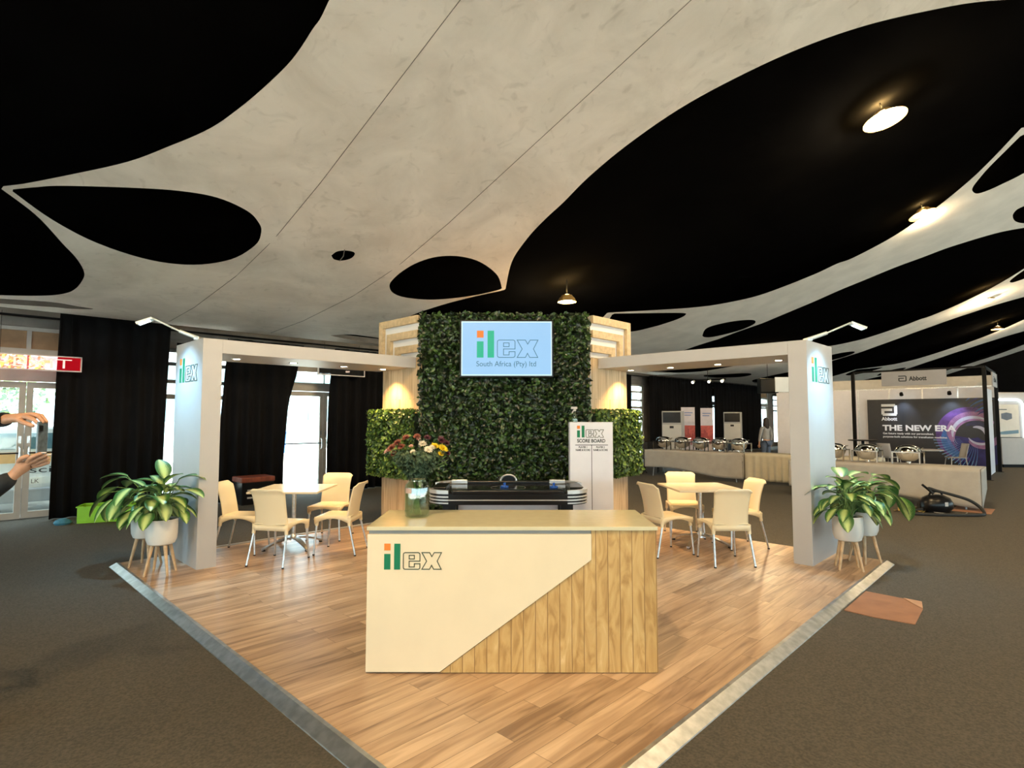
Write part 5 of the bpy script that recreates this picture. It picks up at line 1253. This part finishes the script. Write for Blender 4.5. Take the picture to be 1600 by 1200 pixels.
for s in 'NF': Tr['a'+s] = (tuple(V(J['ank'+s][0])+V((0, 0, .04))), .055)
skin_obj('trousers', Tr, [('pelvis', 'hipN'), ('hipN', 'kneeN'), ('kneeN', 'aN'), ('pelvis', 'hipF'), ('hipF', 'kneeF'), ('kneeF', 'aF')], mat('dark_trousers', (.02, .02, .025), .8, noise=.3), ph)
for s, x, y in (('N', -3.10, 2.93), ('F', -2.88, 3.11)):
    obj('shoe', MB().grid(lambda u, v, x=x, y=y: tuple(V((x-.16+.32*u, y+.048*(math.sin(math.pi*min(1, u*.9+.1)))**.5*math.cos(v*math.pi*2), max(FL, FL+(.075-.045*u)*(1+math.sin(v*math.pi*2)*1)*.95)))+o+V((0, 0, FL*0))), 14, 16), blackp, ph, smooth=True)
hair_m = mat('dark_hair', (.03, .018, .012), .6, noise=.4, nscale=40)
obj('hair', MB().lathe([(0, .105), (.05, .095), (.085, .05), (.095, .0), (.088, -.06), (.07, -.10)], tuple(V((-3.20, 3.02, 1.70))+o), 20, sx=1.1), hair_m, ph, smooth=True, solid=.01)
hd = V((-3.17, 3.02, 1.66))+o
obj('nose', MB().lathe([(0, .018), (.010, .0), (.012, -.014), (0, -.020)], tuple(hd+V((.095, 0, -.01))), 10), skin, ph, smooth=True)
for s in (-1, 1):
    obj('eye', MB().lathe([(0, .012), (.012, 0), (0, -.012)], tuple(hd+V((.078, s*.032, .02))), 10), mat('eye_white', (.7, .7, .68), .3, noise=.05), ph, smooth=True)
    obj('ear', MB().lathe([(0, .03), (.012, .01), (.010, -.02), (0, -.03)], tuple(hd+V((-.005, s*.088, 0))), 10), skin, ph, smooth=True)
obj('mouth', MB().box(hd.x+.078, hd.x+.084, hd.y-.024, hd.y+.024, hd.z-.054, hd.z-.046), mat('lip', (.35, .12, .10), .5, noise=.1), ph, bev=.002)
wt = V(lerp(J['elL'][0], J['wrL'][0], .93)); wd_ = (V(J['wrL'][0])-V(J['elL'][0])).normalized()
obj('wristwatch', MB().cyl(wt-wd_*.014, wt+wd_*.014, .040, .038, 20).box(wt.x-.014, wt.x+.014, wt.y-.042, wt.y-.034, wt.z-.014, wt.z+.014), blackp, ph)
for p in (J['Rf02'][0], J['Rf12'][0]):
    obj('fingernail', MB().box(p[0]-.002, p[0]+.018, p[1]-.007, p[1]+.005, p[2]-.001, p[2]+.005), mat('pale_nail', (.70, .58, .55), .3, noise=.05), ph, bev=.002)
pf = thing('smartphone', 'smartphone held upright edge-on between the two hands at the left edge', 'phone', (-2.478, 2.998, 1.503), R(94))
obj('case', MB().box(-.036, .036, -.0045, .0045, -.080, .096), mat('phone_case', (.12, .15, .17), .25, .3, noise=.4, nscale=40), pf, bev=.003)
obj('screen', MB().box(-.033, .033, .0045, .0052, -.076, .078), mat('phone_screen', (.02, .03, .03), .1, emit=(.25, .3, .3), estr=.4), pf)
obj('camera_bump', MB().box(-.032, -.004, -.007, -.0045, .045, .075), blackp, pf)

# standing woman far back
wm = thing('person', 'long-haired person in a grey top and jeans standing by the far glazed door', 'person', (8.04, 18.0, FL), R(25))
J = {'pelvis': ((0, 0, .93), (.13, .10)), 'waist': ((0, 0, 1.06), (.11, .085)), 'chest': ((0, 0, 1.22), (.13, .10)), 'collar': ((0, 0, 1.35), (.085, .07)), 'neck': ((0, .0, 1.42), .042), 'head': ((0, .01, 1.54), (.072, .085)), 'crown': ((0, 0, 1.60), .055),
     'sL': ((-.17, 0, 1.33), .048), 'eL': ((-.23, .02, 1.08), .038), 'wL': ((-.24, .05, .86), .026), 'sR': ((.17, 0, 1.33), .048), 'eR': ((.24, -.02, 1.08), .038), 'wR': ((.23, .03, .87), .026),
     'hL': ((-.09, 0, .86), .085), 'kL': ((-.11, 0, .48), .055), 'aL': ((-.12, 0, .07), .036), 'fL': ((-.13, .13, .03), .030), 'hR': ((.09, 0, .86), .085), 'kR': ((.11, .02, .48), .055), 'aR': ((.12, 0, .07), .036), 'fR': ((.13, .13, .03), .030)}
Bn = [('pelvis','waist'),('waist','chest'),('chest','collar'),('collar','neck'),('neck','head'),('head','crown'),('collar','sL'),('sL','eL'),('eL','wL'),('collar','sR'),('sR','eR'),('eR','wR'),('pelvis','hL'),('hL','kL'),('kL','aL'),('aL','fL'),('pelvis','hR'),('hR','kR'),('kR','aR'),('aR','fR')]
for s, w in (('L', (-.24, .05, .86)), ('R', (.23, .03, .87))):
    w = V(w); dn = V((0, .02, -1)).normalized()
    hand_joints(J, Bn, s+'h', None, tuple(w+dn*.06), [[tuple(w+V((0, -.03+.02*i, -.11-.01*(i in (1, 2))))), tuple(w+V((0, -.028+.02*i+.01, -.15-.012*(i in (1, 2)))))] for i in range(4)], [tuple(w+V((0, .045, -.08))), tuple(w+V((0, .06, -.11)))], 'w'+s, .022)
skin_obj('body', J, Bn, skin, wm)
def cl(keys, f): return {k: (J[k][0], tuple(r*f for r in (J[k][1] if isinstance(J[k][1], tuple) else (J[k][1],)*2))) for k in keys}
T_ = cl(('pelvis', 'waist', 'chest', 'collar', 'sL', 'eL', 'sR', 'eR'), 1.2); T_['cl'] = (lerp(J['eL'][0], J['wL'][0], .85), .04); T_['cr'] = (lerp(J['eR'][0], J['wR'][0], .85), .04)
skin_obj('top', T_, [('pelvis','waist'),('waist','chest'),('chest','collar'),('collar','sL'),('sL','eL'),('eL','cl'),('collar','sR'),('sR','eR'),('eR','cr')], mat('grey_top', (.33, .32, .31), .8, noise=.2), wm)
T_ = cl(('pelvis', 'hL', 'kL', 'hR', 'kR'), 1.16); T_['al'] = ((-.12, 0, .10), .055); T_['ar'] = ((.12, 0, .10), .055)
skin_obj('jeans', T_, [('pelvis','hL'),('hL','kL'),('kL','al'),('pelvis','hR'),('hR','kR'),('kR','ar')], mat('blue_denim', (.10, .14, .22), .8, noise=.3, nscale=20), wm)
obj('hair', MB().lathe([(0, .10), (.05, .09), (.085, .04), (.095, -.02), (.105, -.12), (.10, -.22), (.06, -.28), (0, -.28)], (0, -.015, 1.56), 20, sy=.85), hair_m, wm, smooth=True)
for s in (-1, 1): obj('shoe', MB().box(s*.125-.042, s*.125+.042, -.06, .18, 0, .06), blackp, wm, bev=.02)
